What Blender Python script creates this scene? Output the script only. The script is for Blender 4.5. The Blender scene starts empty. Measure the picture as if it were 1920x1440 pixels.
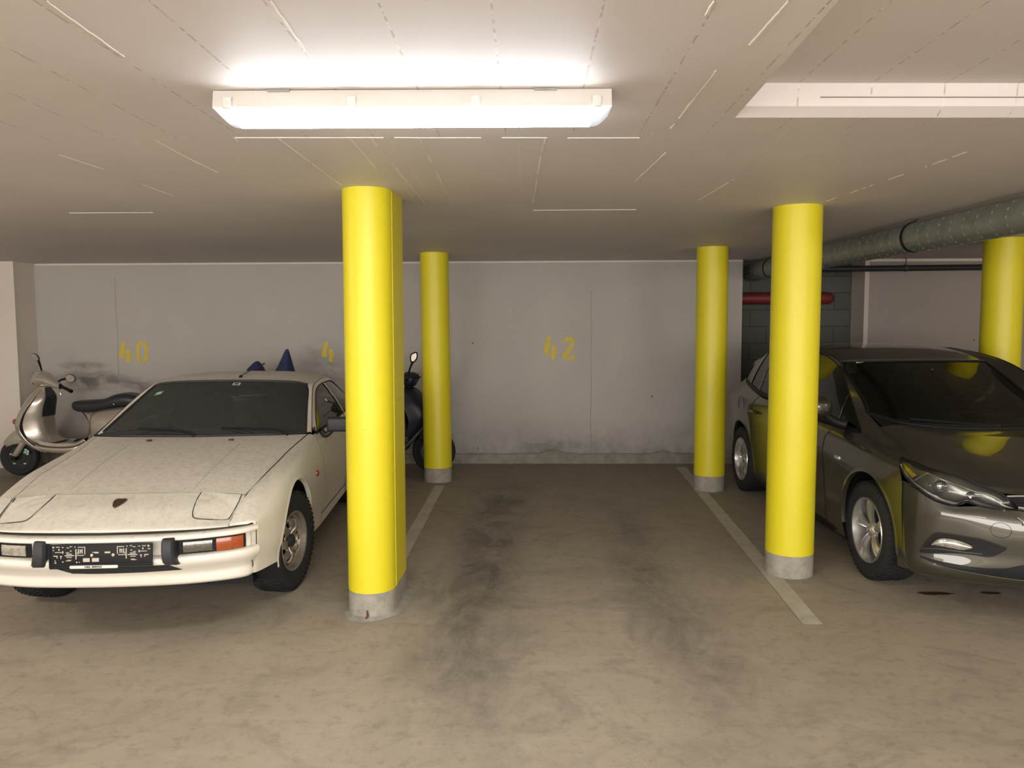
import bpy, bmesh, math, random
import numpy as np
from math import sin, cos, pi, radians, atan2, sqrt
random.seed(7)
scene = bpy.context.scene
COL = scene.collection
YAW = 2.9; HC = 2.371

# ------------------------------------------------------------------ materials
def new_mat(name):
    m = bpy.data.materials.new(name); m.use_nodes = True
    nt = m.node_tree; b = nt.nodes['Principled BSDF']
    return m, nt, b
def N(nt, typ, **kw):
    n = nt.nodes.new(typ)
    for k, v in kw.items():
        if k.startswith('_'): setattr(n, k[1:], v)
        else: n.inputs[k.replace('__', ' ')].default_value = v
    return n
def ramp(nt, src, stops):
    r = nt.nodes.new('ShaderNodeValToRGB'); e = r.color_ramp.elements
    while len(e) < len(stops): e.new(0.5)
    for i, (p, c) in enumerate(stops):
        e[i].position = p; e[i].color = (c, c, c, 1) if not isinstance(c, (tuple, list)) else (*c, 1)
    nt.links.new(src, r.inputs[0]); return r.outputs[0]
def coords(nt, scale=(1, 1, 1), loc=(0, 0, 0), rot=(0, 0, 0)):
    t = nt.nodes.new('ShaderNodeTexCoord'); mp = nt.nodes.new('ShaderNodeMapping')
    mp.inputs['Scale'].default_value = scale; mp.inputs['Location'].default_value = loc; mp.inputs['Rotation'].default_value = rot
    nt.links.new(t.outputs['Object'], mp.inputs[0]); return mp.outputs[0]
def noise(nt, vec, scale, detail=6, rough=0.6, dist=0.0):
    n = N(nt, 'ShaderNodeTexNoise', Scale=scale, Detail=detail, Roughness=rough, Distortion=dist)
    nt.links.new(vec, n.inputs['Vector']); return n.outputs[0]
def mix(nt, fac, a, b, mode='MIX'):
    m = nt.nodes.new('ShaderNodeMix'); m.data_type = 'RGBA'; m.blend_type = mode
    for idx, v in ((0, fac), (6, a), (7, b)):
        if hasattr(v, 'is_linked') or hasattr(v, 'links'): nt.links.new(v, m.inputs[idx])
        else: m.inputs[idx].default_value = v if idx == 0 else (*v, 1)
    return m.outputs[2]
def math_n(nt, op, a, b=None, c=None):
    m = nt.nodes.new('ShaderNodeMath'); m.operation = op
    for i, v in enumerate((a, b, c)):
        if v is None: continue
        if hasattr(v, 'links'): nt.links.new(v, m.inputs[i])
        else: m.inputs[i].default_value = v
    return m.outputs[0]
def bump(nt, b, h, strength=0.3, dist=0.01):
    n = N(nt, 'ShaderNodeBump', Strength=strength, Distance=dist)
    nt.links.new(h, n.inputs['Height']); nt.links.new(n.outputs[0], b.inputs['Normal'])
def sep(nt, vec):
    s = nt.nodes.new('ShaderNodeSeparateXYZ'); nt.links.new(vec, s.inputs[0]); return s.outputs

def simple(name, col, rough=0.5, metal=0.0, coat=0.0, var=0.06, vscale=20, bmp=0.0, bscale=60, spec=0.5, emit=None):
    m, nt, b = new_mat(name)
    v = coords(nt); n = noise(nt, v, vscale, 4)
    a = tuple(max(0, c * (1 - var)) for c in col); d = tuple(min(1, c * (1 + var)) for c in col)
    nt.links.new(mix(nt, ramp(nt, n, [(0.3, 0.0), (0.7, 1.0)]), a, d), b.inputs['Base Color'])
    b.inputs['Roughness'].default_value = rough; b.inputs['Metallic'].default_value = metal
    b.inputs['Coat Weight'].default_value = coat; b.inputs['Coat Roughness'].default_value = 0.06
    b.inputs['Specular IOR Level'].default_value = spec
    if bmp: bump(nt, b, noise(nt, v, bscale, 5), bmp, 0.004)
    if emit:
        b.inputs['Emission Color'].default_value = (*emit[0], 1); b.inputs['Emission Strength'].default_value = emit[1]
    return m
def glass(name, tint, rough=0.02, refl=1.0):
    m = bpy.data.materials.new(name); m.use_nodes = True; nt = m.node_tree
    for n in list(nt.nodes): nt.nodes.remove(n)
    out = nt.nodes.new('ShaderNodeOutputMaterial'); mx = nt.nodes.new('ShaderNodeMixShader')
    tr = N(nt, 'ShaderNodeBsdfTransparent', Color=(*tint, 1)); gl = N(nt, 'ShaderNodeBsdfGlossy', Color=(refl, refl, refl, 1), Roughness=rough)
    fr = N(nt, 'ShaderNodeFresnel', IOR=1.45)
    nt.links.new(fr.outputs[0], mx.inputs[0]); nt.links.new(tr.outputs[0], mx.inputs[1]); nt.links.new(gl.outputs[0], mx.inputs[2])
    nt.links.new(mx.outputs[0], out.inputs[0]); return m
def dusty_glass(name, tint, dust, amt):
    m = glass(name, tint, 0.03); nt = m.node_tree
    out = [n for n in nt.nodes if n.type == 'OUTPUT_MATERIAL'][0]; src = out.inputs[0].links[0].from_socket
    d = N(nt, 'ShaderNodeBsdfDiffuse', Color=(*dust, 1)); mx = nt.nodes.new('ShaderNodeMixShader')
    nz = noise(nt, coords(nt), 14, 8)
    nt.links.new(math_n(nt, 'MULTIPLY', ramp(nt, nz, [(0.2, 0.7), (0.8, 1.2)]), amt), mx.inputs[0])
    nt.links.new(src, mx.inputs[1]); nt.links.new(d.outputs[0], mx.inputs[2]); nt.links.new(mx.outputs[0], out.inputs[0]); return m

M = {}
M['black'] = simple('black_plastic', (0.010, 0.010, 0.011), 0.5, spec=0.2)
M['blackgloss'] = simple('gloss_black', (0.008, 0.008, 0.008), 0.12, coat=0.5)
M['guard'] = simple('grey_black_rubber', (0.018, 0.019, 0.023), 0.55, bmp=0.15)
M['seam'] = simple('panel_gap_black', (0.02, 0.018, 0.015), 0.8)
M['tyre'] = simple('tyre_rubber', (0.013, 0.0135, 0.015), 0.75, bmp=0.25, bscale=90, var=0.2)
M['interior'] = simple('dark_interior', (0.018, 0.018, 0.017), 0.85)
M['seatcloth'] = simple('seat_cloth', (0.03, 0.03, 0.028), 0.9)
M['alloy_old'] = simple('dull_alloy', (0.42, 0.37, 0.31), 0.38, 0.75, var=0.15)
M['alloy'] = simple('silver_alloy', (0.62, 0.61, 0.60), 0.28, 0.85)
M['chrome'] = simple('chrome', (0.8, 0.8, 0.8), 0.08, 1.0)
M['orange'] = simple('orange_lens', (0.30, 0.058, 0.012), 0.25, coat=0.5, var=0.2, vscale=120)
M['red'] = simple('red_lens', (0.35, 0.03, 0.015), 0.2, coat=0.4)
M['foglens'] = simple('ribbed_lens', (0.10, 0.095, 0.075), 0.2, 0.2, coat=0.8, var=0.3, vscale=70)
M['foglens_clear'] = simple('clear_ribbed_lens', (0.55, 0.53, 0.46), 0.15, 0.6, coat=0.8, var=0.4, vscale=40)
M['glass_old'] = dusty_glass('dusty_windscreen', (0.40, 0.45, 0.44), (0.33, 0.36, 0.35), 0.11)
M['glass_side'] = dusty_glass('dusty_side_glass', (0.45, 0.48, 0.42), (0.3, 0.3, 0.25), 0.10)
M['glass_new'] = glass('tinted_windscreen', (0.60, 0.68, 0.56))
M['reflector'] = simple('lamp_reflector', (0.16, 0.16, 0.15), 0.22, 0.7)
M['clear'] = glass('clear_lens', (0.93, 0.95, 0.93))
M['sticker'] = simple('sticker_white', (0.55, 0.58, 0.48), 0.6)
M['stickergreen'] = simple('sticker_green', (0.10, 0.30, 0.14), 0.6)
M['white'] = simple('white_strip', (0.62, 0.60, 0.55), 0.5)
M['ink'] = simple('black_ink', (0.02, 0.02, 0.02), 0.6)
M['bronze'] = simple('tarnished_bronze', (0.075, 0.045, 0.03), 0.45, 0.4)
M['bronze2'] = simple('tarnished_gold', (0.20, 0.14, 0.07), 0.45, 0.6)
M['slot'] = simple('pale_plastic_slots', (0.45, 0.42, 0.34), 0.6)

def mk_white_paint():
    m, nt, b = new_mat('dusty_cream_paint')
    v = coords(nt)
    geo = nt.nodes.new('ShaderNodeNewGeometry'); nz = sep(nt, geo.outputs['Normal'])[2]
    up = ramp(nt, nz, [(0.55, 0.0), (0.95, 1.0)])
    n1 = noise(nt, v, 13, 10, 0.8, 1.4); n2 = noise(nt, v, 32, 6, 0.7, 0.8)
    streak = ramp(nt, n1, [(0.42, 0.0), (0.60, 1.0)])
    sp = ramp(nt, n2, [(0.42, 0.45), (0.62, 1.0)])
    d = math_n(nt, 'MULTIPLY', math_n(nt, 'MULTIPLY', up, sp), math_n(nt, 'MULTIPLY_ADD', streak, 0.38, 0.25))
    base = mix(nt, ramp(nt, n1, [(0.3, 0.0), (0.7, 1.0)]), (0.71, 0.675, 0.59), (0.76, 0.72, 0.63))
    c = mix(nt, d, base, (0.36, 0.325, 0.265))
    nt.links.new(c, b.inputs['Base Color'])
    nt.links.new(math_n(nt, 'MULTIPLY_ADD', d, 0.35, 0.32), b.inputs['Roughness'])
    b.inputs['Coat Weight'].default_value = 0.15; b.inputs['Coat Roughness'].default_value = 0.15
    return m
M['cream'] = mk_white_paint()
def mk_dark_paint():
    m, nt, b = new_mat('grey_brown_metallic_paint')
    v = coords(nt); f = noise(nt, v, 900, 2)
    nt.links.new(mix(nt, f, (0.034, 0.032, 0.022), (0.060, 0.056, 0.040)), b.inputs['Base Color'])
    b.inputs['Metallic'].default_value = 0.55; b.inputs['Roughness'].default_value = 0.34
    b.inputs['Coat Weight'].default_value = 1.0; b.inputs['Coat Roughness'].default_value = 0.03
    return m
M['dark'] = mk_dark_paint()
M['silver'] = simple('scooter_silver_paint', (0.46, 0.41, 0.35), 0.3, 0.5, coat=0.6)
M['silver_dk'] = simple('scooter_dark_trim', (0.14, 0.10, 0.08), 0.4, 0.4)  # dark brown for the scooter's trim, neck and panel edges
M['vinyl'] = simple('black_vinyl_seat', (0.022, 0.023, 0.03), 0.42, bmp=0.1)
M['matt'] = simple('pale_floor_mat', (0.48, 0.45, 0.40), 0.5)
M['navy'] = simple('navy_scooter_plastic', (0.012, 0.014, 0.028), 0.45)
M['greytrim'] = simple('grey_scooter_trim', (0.045, 0.047, 0.048), 0.5)
M['bluecloth'] = simple('navy_blue_cover', (0.022, 0.035, 0.095), 0.75, bmp=0.4, bscale=8, var=0.25)
M['duct'] = simple('galvanised_duct', (0.25, 0.27, 0.24), 0.42, 0.45, var=0.18, vscale=9)
M['duct_rib'] = simple('galvanised_seam', (0.30, 0.32, 0.28), 0.5, 0.3)
M['ridge'] = simple('ceiling_ridge_paint', (0.72, 0.68, 0.62), 0.6)
M['blackpipe'] = simple('black_pipe', (0.015, 0.015, 0.018), 0.5)
M['redpipe'] = simple('red_pipe', (0.15, 0.014, 0.013), 0.55)
M['housing'] = simple('lamp_housing', (0.52, 0.49, 0.45), 0.45, var=0.02)
M['clip'] = simple('lamp_clip', (0.55, 0.54, 0.50), 0.4)

def mk_yellow():
    m, nt, b = new_mat('yellow_column_paint')
    v = coords(nt)
    n = noise(nt, v, 1.5, 5)
    c = mix(nt, ramp(nt, n, [(0.3, 0.0), (0.7, 1.0)]), (0.635, 0.548, 0.012), (0.675, 0.588, 0.017))
    vo = N(nt, 'ShaderNodeTexVoronoi', Scale=16.0); nt.links.new(v, vo.inputs['Vector'])
    spots = ramp(nt, vo.outputs['Distance'], [(0.03, 1.0), (0.07, 0.0)])
    gate = ramp(nt, noise(nt, v, 6, 2), [(0.58, 0.0), (0.62, 1.0)])
    c = mix(nt, math_n(nt, 'MULTIPLY', math_n(nt, 'MULTIPLY', spots, gate), 0.7), c, (0.14, 0.11, 0.02))
    nt.links.new(c, b.inputs['Base Color']); b.inputs['Roughness'].default_value = 0.42
    bump(nt, b, math_n(nt, 'ADD', noise(nt, v, 40, 5), math_n(nt, 'MULTIPLY', spots, -0.6)), 0.10, 0.006)
    return m
M['yellow'] = mk_yellow()
def mk_base():
    m, nt, b = new_mat('bare_concrete_band')
    v = coords(nt); n = noise(nt, v, 14, 8, 0.7)
    z = sep(nt, v)[2]
    c = mix(nt, ramp(nt, n, [(0.3, 0.0), (0.7, 1.0)]), (0.22, 0.205, 0.17), (0.36, 0.335, 0.28))
    c = mix(nt, ramp(nt, noise(nt, v, 70, 3), [(0.66, 0.0), (0.72, 0.8)]), c, (0.07, 0.06, 0.05))
    nt.links.new(c, b.inputs['Base Color']); b.inputs['Roughness'].default_value = 0.85
    bump(nt, b, n, 0.5, 0.01); return m
M['band'] = mk_base()

def mk_floor():
    m, nt, b = new_mat('floor_concrete'); v = coords(nt); xyz = sep(nt, v); X, Y = xyz[0], xyz[1]
    big = noise(nt, v, 0.55, 6, 0.65, 1.5); mid = noise(nt, v, 2.6, 8, 0.7, 1.5); fine = noise(nt, v, 14, 10, 0.75)
    c = mix(nt, ramp(nt, big, [(0.3, 0.0), (0.7, 1.0)]), (0.33, 0.283, 0.215), (0.395, 0.34, 0.265))
    c = mix(nt, math_n(nt, 'MULTIPLY', ramp(nt, mid, [(0.44, 0.0), (0.62, 1.0)]), 0.42), c, (0.42, 0.36, 0.27))
    c = mix(nt, math_n(nt, 'MULTIPLY', ramp(nt, noise(nt, coords(nt, (1, 1, 1), (5, 3, 0)), 1.3, 7, 0.7, 2.0), [(0.50, 0.0), (0.66, 1.0)]), 0.6), c, (0.23, 0.20, 0.165))
    # streaks along X (power float / scrape marks)
    st = noise(nt, coords(nt, (1.2, 9, 1)), 1.2, 8, 0.7, 0.8)
    c = mix(nt, math_n(nt, 'MULTIPLY', ramp(nt, st, [(0.50, 0.0), (0.72, 1.0)]), 0.3), c, (0.46, 0.41, 0.32))
    c = mix(nt, math_n(nt, 'MULTIPLY', ramp(nt, fine, [(0.52, 0.0), (0.68, 1.0)]), 0.5), c, (0.17, 0.145, 0.115))
    c = mix(nt, math_n(nt, 'MULTIPLY', ramp(nt, noise(nt, coords(nt, (1, 1.6, 1), (9, 2, 0), (0, 0, 0.4)), 3.4, 10, 0.8, 2.5), [(0.56, 0.0), (0.66, 1.0)]), 0.55), c, (0.235, 0.225, 0.175))
    # tyre grime down the free bay
    warp = math_n(nt, 'MULTIPLY_ADD', noise(nt, v, 1.1, 5), 0.9, -0.45)
    def track(x0, w, y0, y1, amt, soft=0.8):
        d = math_n(nt, 'ABSOLUTE', math_n(nt, 'SUBTRACT', math_n(nt, 'ADD', X, math_n(nt, 'MULTIPLY', warp, 0.5)), x0))
        a = ramp(nt, math_n(nt, 'DIVIDE', d, w), [(0.2, 1.0), (1.0, 0.0)])
        ya = nt.nodes.new('ShaderNodeMapRange'); nt.links.new(Y, ya.inputs[0]); ya.interpolation_type = 'SMOOTHSTEP'
        ya.inputs[1].default_value = y0 - soft; ya.inputs[2].default_value = y0 + soft
        yb = nt.nodes.new('ShaderNodeMapRange'); nt.links.new(Y, yb.inputs[0]); yb.interpolation_type = 'SMOOTHSTEP'
        yb.inputs[1].default_value = y1 + soft; yb.inputs[2].default_value = y1 - soft
        nn = ramp(nt, noise(nt, coords(nt, (1, 0.45, 1), (x0 * 3, 1, 0)), 3.5, 9, 0.75, 1.0), [(0.34, 0.0), (0.66, 1.0)])
        q = math_n(nt, 'MULTIPLY', math_n(nt, 'MULTIPLY', a, ya.outputs[0]), math_n(nt, 'MULTIPLY', yb.outputs[0], nn))
        return math_n(nt, 'MULTIPLY', q, amt)
    for a in ((-0.47, 0.34, 3.6, 7.8, 1.0), (0.62, 0.26, 3.9, 6.5, 0.75), (0.75, 0.35, 3.0, 4.4, 0.5), (-0.35, 0.5, 3.0, 4.3, 0.6)):
        c = mix(nt, track(*a), c, (0.088, 0.078, 0.07))
    # slab colour blends darker the deeper it lies in the bays
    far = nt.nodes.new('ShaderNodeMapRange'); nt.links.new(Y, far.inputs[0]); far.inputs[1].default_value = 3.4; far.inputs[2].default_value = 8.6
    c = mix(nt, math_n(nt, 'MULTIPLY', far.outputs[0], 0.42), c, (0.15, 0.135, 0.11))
    # drip spots on the right
    vo = N(nt, 'ShaderNodeTexVoronoi', Scale=4.5); nt.links.new(v, vo.inputs['Vector'])
    sp = ramp(nt, vo.outputs['Distance'], [(0.06, 1.0), (0.10, 0.0)])
    g1 = ramp(nt, noise(nt, v, 2.2, 2), [(0.50, 0.0), (0.54, 1.0)])
    g2 = nt.nodes.new('ShaderNodeMapRange'); nt.links.new(X, g2.inputs[0]); g2.inputs[1].default_value = 0.9; g2.inputs[2].default_value = 1.3
    c = mix(nt, math_n(nt, 'MULTIPLY', math_n(nt, 'MULTIPLY', sp, g1), math_n(nt, 'MULTIPLY', g2.outputs[0], 0.55)), c, (0.12, 0.08, 0.05))
    nt.links.new(c, b.inputs['Base Color'])
    nt.links.new(math_n(nt, 'MULTIPLY_ADD', mid, 0.3, 0.5), b.inputs['Roughness'])
    b.inputs['Specular IOR Level'].default_value = 0.3
    bump(nt, b, math_n(nt, 'ADD', math_n(nt, 'MULTIPLY', fine, 0.4), mid), 0.12, 0.01)
    return m
M['floor'] = mk_floor()

def mk_ceiling():
    m, nt, b = new_mat('painted_ceiling_formwork'); v = coords(nt); xyz = sep(nt, v); Y = xyz[1]
    def brick(wid, hgt, loc, mort, off=0.0):
        vv = coords(nt, (1, 1, 1), loc, (0, 0, radians(88.2)))
        br = nt.nodes.new('ShaderNodeTexBrick'); br.offset = off; br.squash = 1.0
        br.inputs['Scale'].default_value = 1.0; br.inputs['Brick Width'].default_value = wid; br.inputs['Row Height'].default_value = hgt
        br.inputs['Mortar Size'].default_value = mort; br.inputs['Mortar Smooth'].default_value = 0.0
        nt.links.new(vv, br.inputs['Vector']); return br.outputs['Fac']
    wob = nt.nodes.new('ShaderNodeMapRange')
    nt.links.new(Y, wob.inputs[0]); wob.inputs[1].default_value = 3.10; wob.inputs[2].default_value = 3.11
    near = math_n(nt, 'SUBTRACT', 1.0, wob.outputs[0])
    f1 = math_n(nt, 'MULTIPLY', brick(2.0, 0.52, (-1.12, 0.03, 0), 0.0035), wob.outputs[0])
    f2 = math_n(nt, 'MULTIPLY', brick(40.0, 0.26, (0, 0.08, 0), 0.003), near)
    seams = math_n(nt, 'ADD', f1, f2)
    brk = ramp(nt, noise(nt, v, 4.5, 5, 0.7), [(0.42, 0.0), (0.56, 1.0)])
    sm = math_n(nt, 'MULTIPLY', seams, brk)
    n1 = noise(nt, v, 1.2, 5); n2 = noise(nt, coords(nt, (14, 1.0, 1)), 1.6, 6, 0.7)
    c = mix(nt, ramp(nt, n1, [(0.3, 0.0), (0.7, 1.0)]), (0.60, 0.552, 0.525), (0.65, 0.60, 0.575))
    c = mix(nt, math_n(nt, 'MULTIPLY', sm, 0.3), c, (0.76, 0.73, 0.67))
    drk = math_n(nt, 'MULTIPLY', math_n(nt, 'MULTIPLY', f2, ramp(nt, noise(nt, v, 25, 3), [(0.45, 0.0), (0.55, 1.0)])), 0.6)
    c = mix(nt, drk, c, (0.28, 0.24, 0.20))
    vo = N(nt, 'ShaderNodeTexVoronoi', Scale=9.0); nt.links.new(v, vo.inputs['Vector'])
    pit = math_n(nt, 'MULTIPLY', ramp(nt, vo.outputs['Distance'], [(0.025, 1.0), (0.05, 0.0)]), ramp(nt, noise(nt, v, 3, 2), [(0.55, 0.0), (0.6, 1.0)]))
    c = mix(nt, math_n(nt, 'MULTIPLY', pit, 0.5), c, (0.22, 0.19, 0.17))
    nt.links.new(c, b.inputs['Base Color']); b.inputs['Roughness'].default_value = 0.6
    h = math_n(nt, 'ADD', math_n(nt, 'MULTIPLY', sm, 1.5), math_n(nt, 'MULTIPLY', n2, 0.35))
    h = math_n(nt, 'ADD', h, math_n(nt, 'MULTIPLY', noise(nt, v, 60, 3), 0.1))
    bump(nt, b, h, 0.35, 0.006); return m
M['ceiling'] = mk_ceiling()

def mk_wall(name, ca, cb, soot=False):
    m, nt, b = new_mat(name); v = coords(nt); xyz = sep(nt, v); X, Z = xyz[0], xyz[2]
    n1 = noise(nt, v, 0.9, 6, 0.6); n2 = noise(nt, v, 30, 6, 0.7)
    c = mix(nt, ramp(nt, n1, [(0.3, 0.0), (0.7, 1.0)]), ca, cb)
    low = nt.nodes.new('ShaderNodeMapRange'); nt.links.new(Z, low.inputs[0]); low.inputs[1].default_value = 0.55; low.inputs[2].default_value = 0.12
    lown = math_n(nt, 'MULTIPLY', low.outputs[0], ramp(nt, noise(nt, v, 3.5, 8, 0.7), [(0.35, 0.0), (0.65, 0.7)]))
    c = mix(nt, lown, c, (0.34, 0.31, 0.27))
    vo = N(nt, 'ShaderNodeTexVoronoi', Scale=3.0); nt.links.new(v, vo.inputs['Vector'])
    pit = math_n(nt, 'MULTIPLY', ramp(nt, vo.outputs['Distance'], [(0.025, 1.0), (0.045, 0.0)]), ramp(nt, noise(nt, v, 2.1, 2), [(0.50, 0.0), (0.54, 1.0)]))
    c = mix(nt, math_n(nt, 'MULTIPLY', pit, 0.75), c, (0.13, 0.12, 0.10))
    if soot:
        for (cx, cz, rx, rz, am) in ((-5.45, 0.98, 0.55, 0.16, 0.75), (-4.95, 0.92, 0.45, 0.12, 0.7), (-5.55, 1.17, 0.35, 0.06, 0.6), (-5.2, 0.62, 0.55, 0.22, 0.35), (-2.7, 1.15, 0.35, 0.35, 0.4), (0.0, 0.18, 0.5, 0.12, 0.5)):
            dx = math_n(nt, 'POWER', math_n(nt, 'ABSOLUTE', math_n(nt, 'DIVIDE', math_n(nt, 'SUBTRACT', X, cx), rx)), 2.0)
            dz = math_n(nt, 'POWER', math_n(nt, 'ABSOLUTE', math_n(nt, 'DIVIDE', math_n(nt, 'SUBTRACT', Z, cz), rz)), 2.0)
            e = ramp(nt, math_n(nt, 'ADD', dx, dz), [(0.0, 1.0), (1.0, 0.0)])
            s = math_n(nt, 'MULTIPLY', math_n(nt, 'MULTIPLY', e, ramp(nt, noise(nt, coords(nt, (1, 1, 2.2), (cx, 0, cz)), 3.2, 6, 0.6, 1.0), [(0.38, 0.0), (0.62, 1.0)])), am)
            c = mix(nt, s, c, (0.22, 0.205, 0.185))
    nt.links.new(c, b.inputs['Base Color']); b.inputs['Roughness'].default_value = 0.75
    bump(nt, b, math_n(nt, 'ADD', n2, math_n(nt, 'MULTIPLY', n1, 0.5)), 0.18, 0.006); return m
M['wall'] = mk_wall('white_painted_wall', (0.76, 0.72, 0.665), (0.82, 0.785, 0.73), True)
M['wall2'] = mk_wall('warm_painted_wall', (0.62, 0.56, 0.49), (0.67, 0.61, 0.54))
M['wallr'] = mk_wall('pinkish_painted_wall', (0.58, 0.52, 0.465), (0.64, 0.57, 0.515))
M['curb'] = simple('grey_curb_concrete', (0.24, 0.225, 0.19), 0.85, var=0.25, vscale=9, bmp=0.5, bscale=20)
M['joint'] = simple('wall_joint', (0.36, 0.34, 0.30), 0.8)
M['crackdark'] = simple('dark_crack', (0.16, 0.14, 0.12), 0.9)
def mk_block():
    m, nt, b = new_mat('dark_concrete_blocks')
    vv = coords(nt, (1, 1, 1), (0, 0, 0), (radians(90), 0, 0))
    br = nt.nodes.new('ShaderNodeTexBrick'); br.offset = 0.5
    for k, x in (('Scale', 1.0), ('Brick Width', 0.40), ('Row Height', 0.20), ('Mortar Size', 0.006)): br.inputs[k].default_value = x
    br.inputs['Color1'].default_value = (0.070, 0.074, 0.068, 1); br.inputs['Color2'].default_value = (0.088, 0.092, 0.084, 1); br.inputs['Mortar'].default_value = (0.05, 0.05, 0.045, 1)
    nt.links.new(vv, br.inputs['Vector']); nt.links.new(br.outputs['Color'], b.inputs['Base Color']); b.inputs['Roughness'].default_value = 0.9
    bump(nt, b, math_n(nt, 'SUBTRACT', math_n(nt, 'MULTIPLY', noise(nt, vv, 40, 5), 0.3), br.outputs['Fac']), 0.6, 0.01); return m
M['block'] = mk_block()
def mk_line():
    m, nt, b = new_mat('worn_white_line_paint'); v = coords(nt)
    n = noise(nt, v, 6, 9, 0.75)
    c = mix(nt, ramp(nt, n, [(0.35, 0.0), (0.65, 1.0)]), (0.40, 0.36, 0.29), (0.56, 0.52, 0.43))
    nt.links.new(c, b.inputs['Base Color']); b.inputs['Roughness'].default_value = 0.7; return m
M['line'] = mk_line()
def mk_stencil():
    m, nt, b = new_mat('worn_yellow_stencil'); v = coords(nt); n = noise(nt, v, 20, 6)
    c = mix(nt, ramp(nt, n, [(0.35, 0.0), (0.7, 1.0)]), (0.58, 0.44, 0.03), (0.66, 0.53, 0.08))
    nt.links.new(c, b.inputs['Base Color']); b.inputs['Roughness'].default_value = 0.7; return m
M['stencil'] = mk_stencil()

# ------------------------------------------------------------------ geometry helpers
def catmull(P, n):
    P = np.asarray(P, float); k = len(P)
    if k == 2:
        t = np.linspace(0, 1, n).reshape((-1,) + (1,) * (P.ndim - 1)); return P[0] * (1 - t) + P[1] * t
    E0 = 2 * P[0] - P[1]; E1 = 2 * P[-1] - P[-2]
    Q = np.concatenate([E0[None], P, E1[None]])
    out = []
    for t in np.linspace(0, k - 1, n):
        i = min(int(t), k - 2); f = t - i
        a, b_, c, d = Q[i], Q[i + 1], Q[i + 2], Q[i + 3]
        out.append(0.5 * ((2 * b_) + (-a + c) * f + (2 * a - 5 * b_ + 4 * c - d) * f * f + (-a + 3 * b_ - 3 * c + d) * f ** 3))
    return np.array(out)
def arcs(P, n):
    """catmull then even spacing by arc length"""
    C = catmull(P, max(80, n * 6)); d = np.concatenate([[0], np.cumsum(np.linalg.norm(np.diff(C, axis=0), axis=1))])
    t = np.linspace(0, d[-1], n); return np.stack([np.interp(t, d, C[:, j]) for j in range(C.shape[1])], 1)
def loft(rows, nu=24, nv=16):
    R = np.array([catmull(r, nu) for r in rows]); return catmull(R, nv)
def mir(P):
    P = np.array(P, float).copy(); P[..., 1] *= -1; return P

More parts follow.
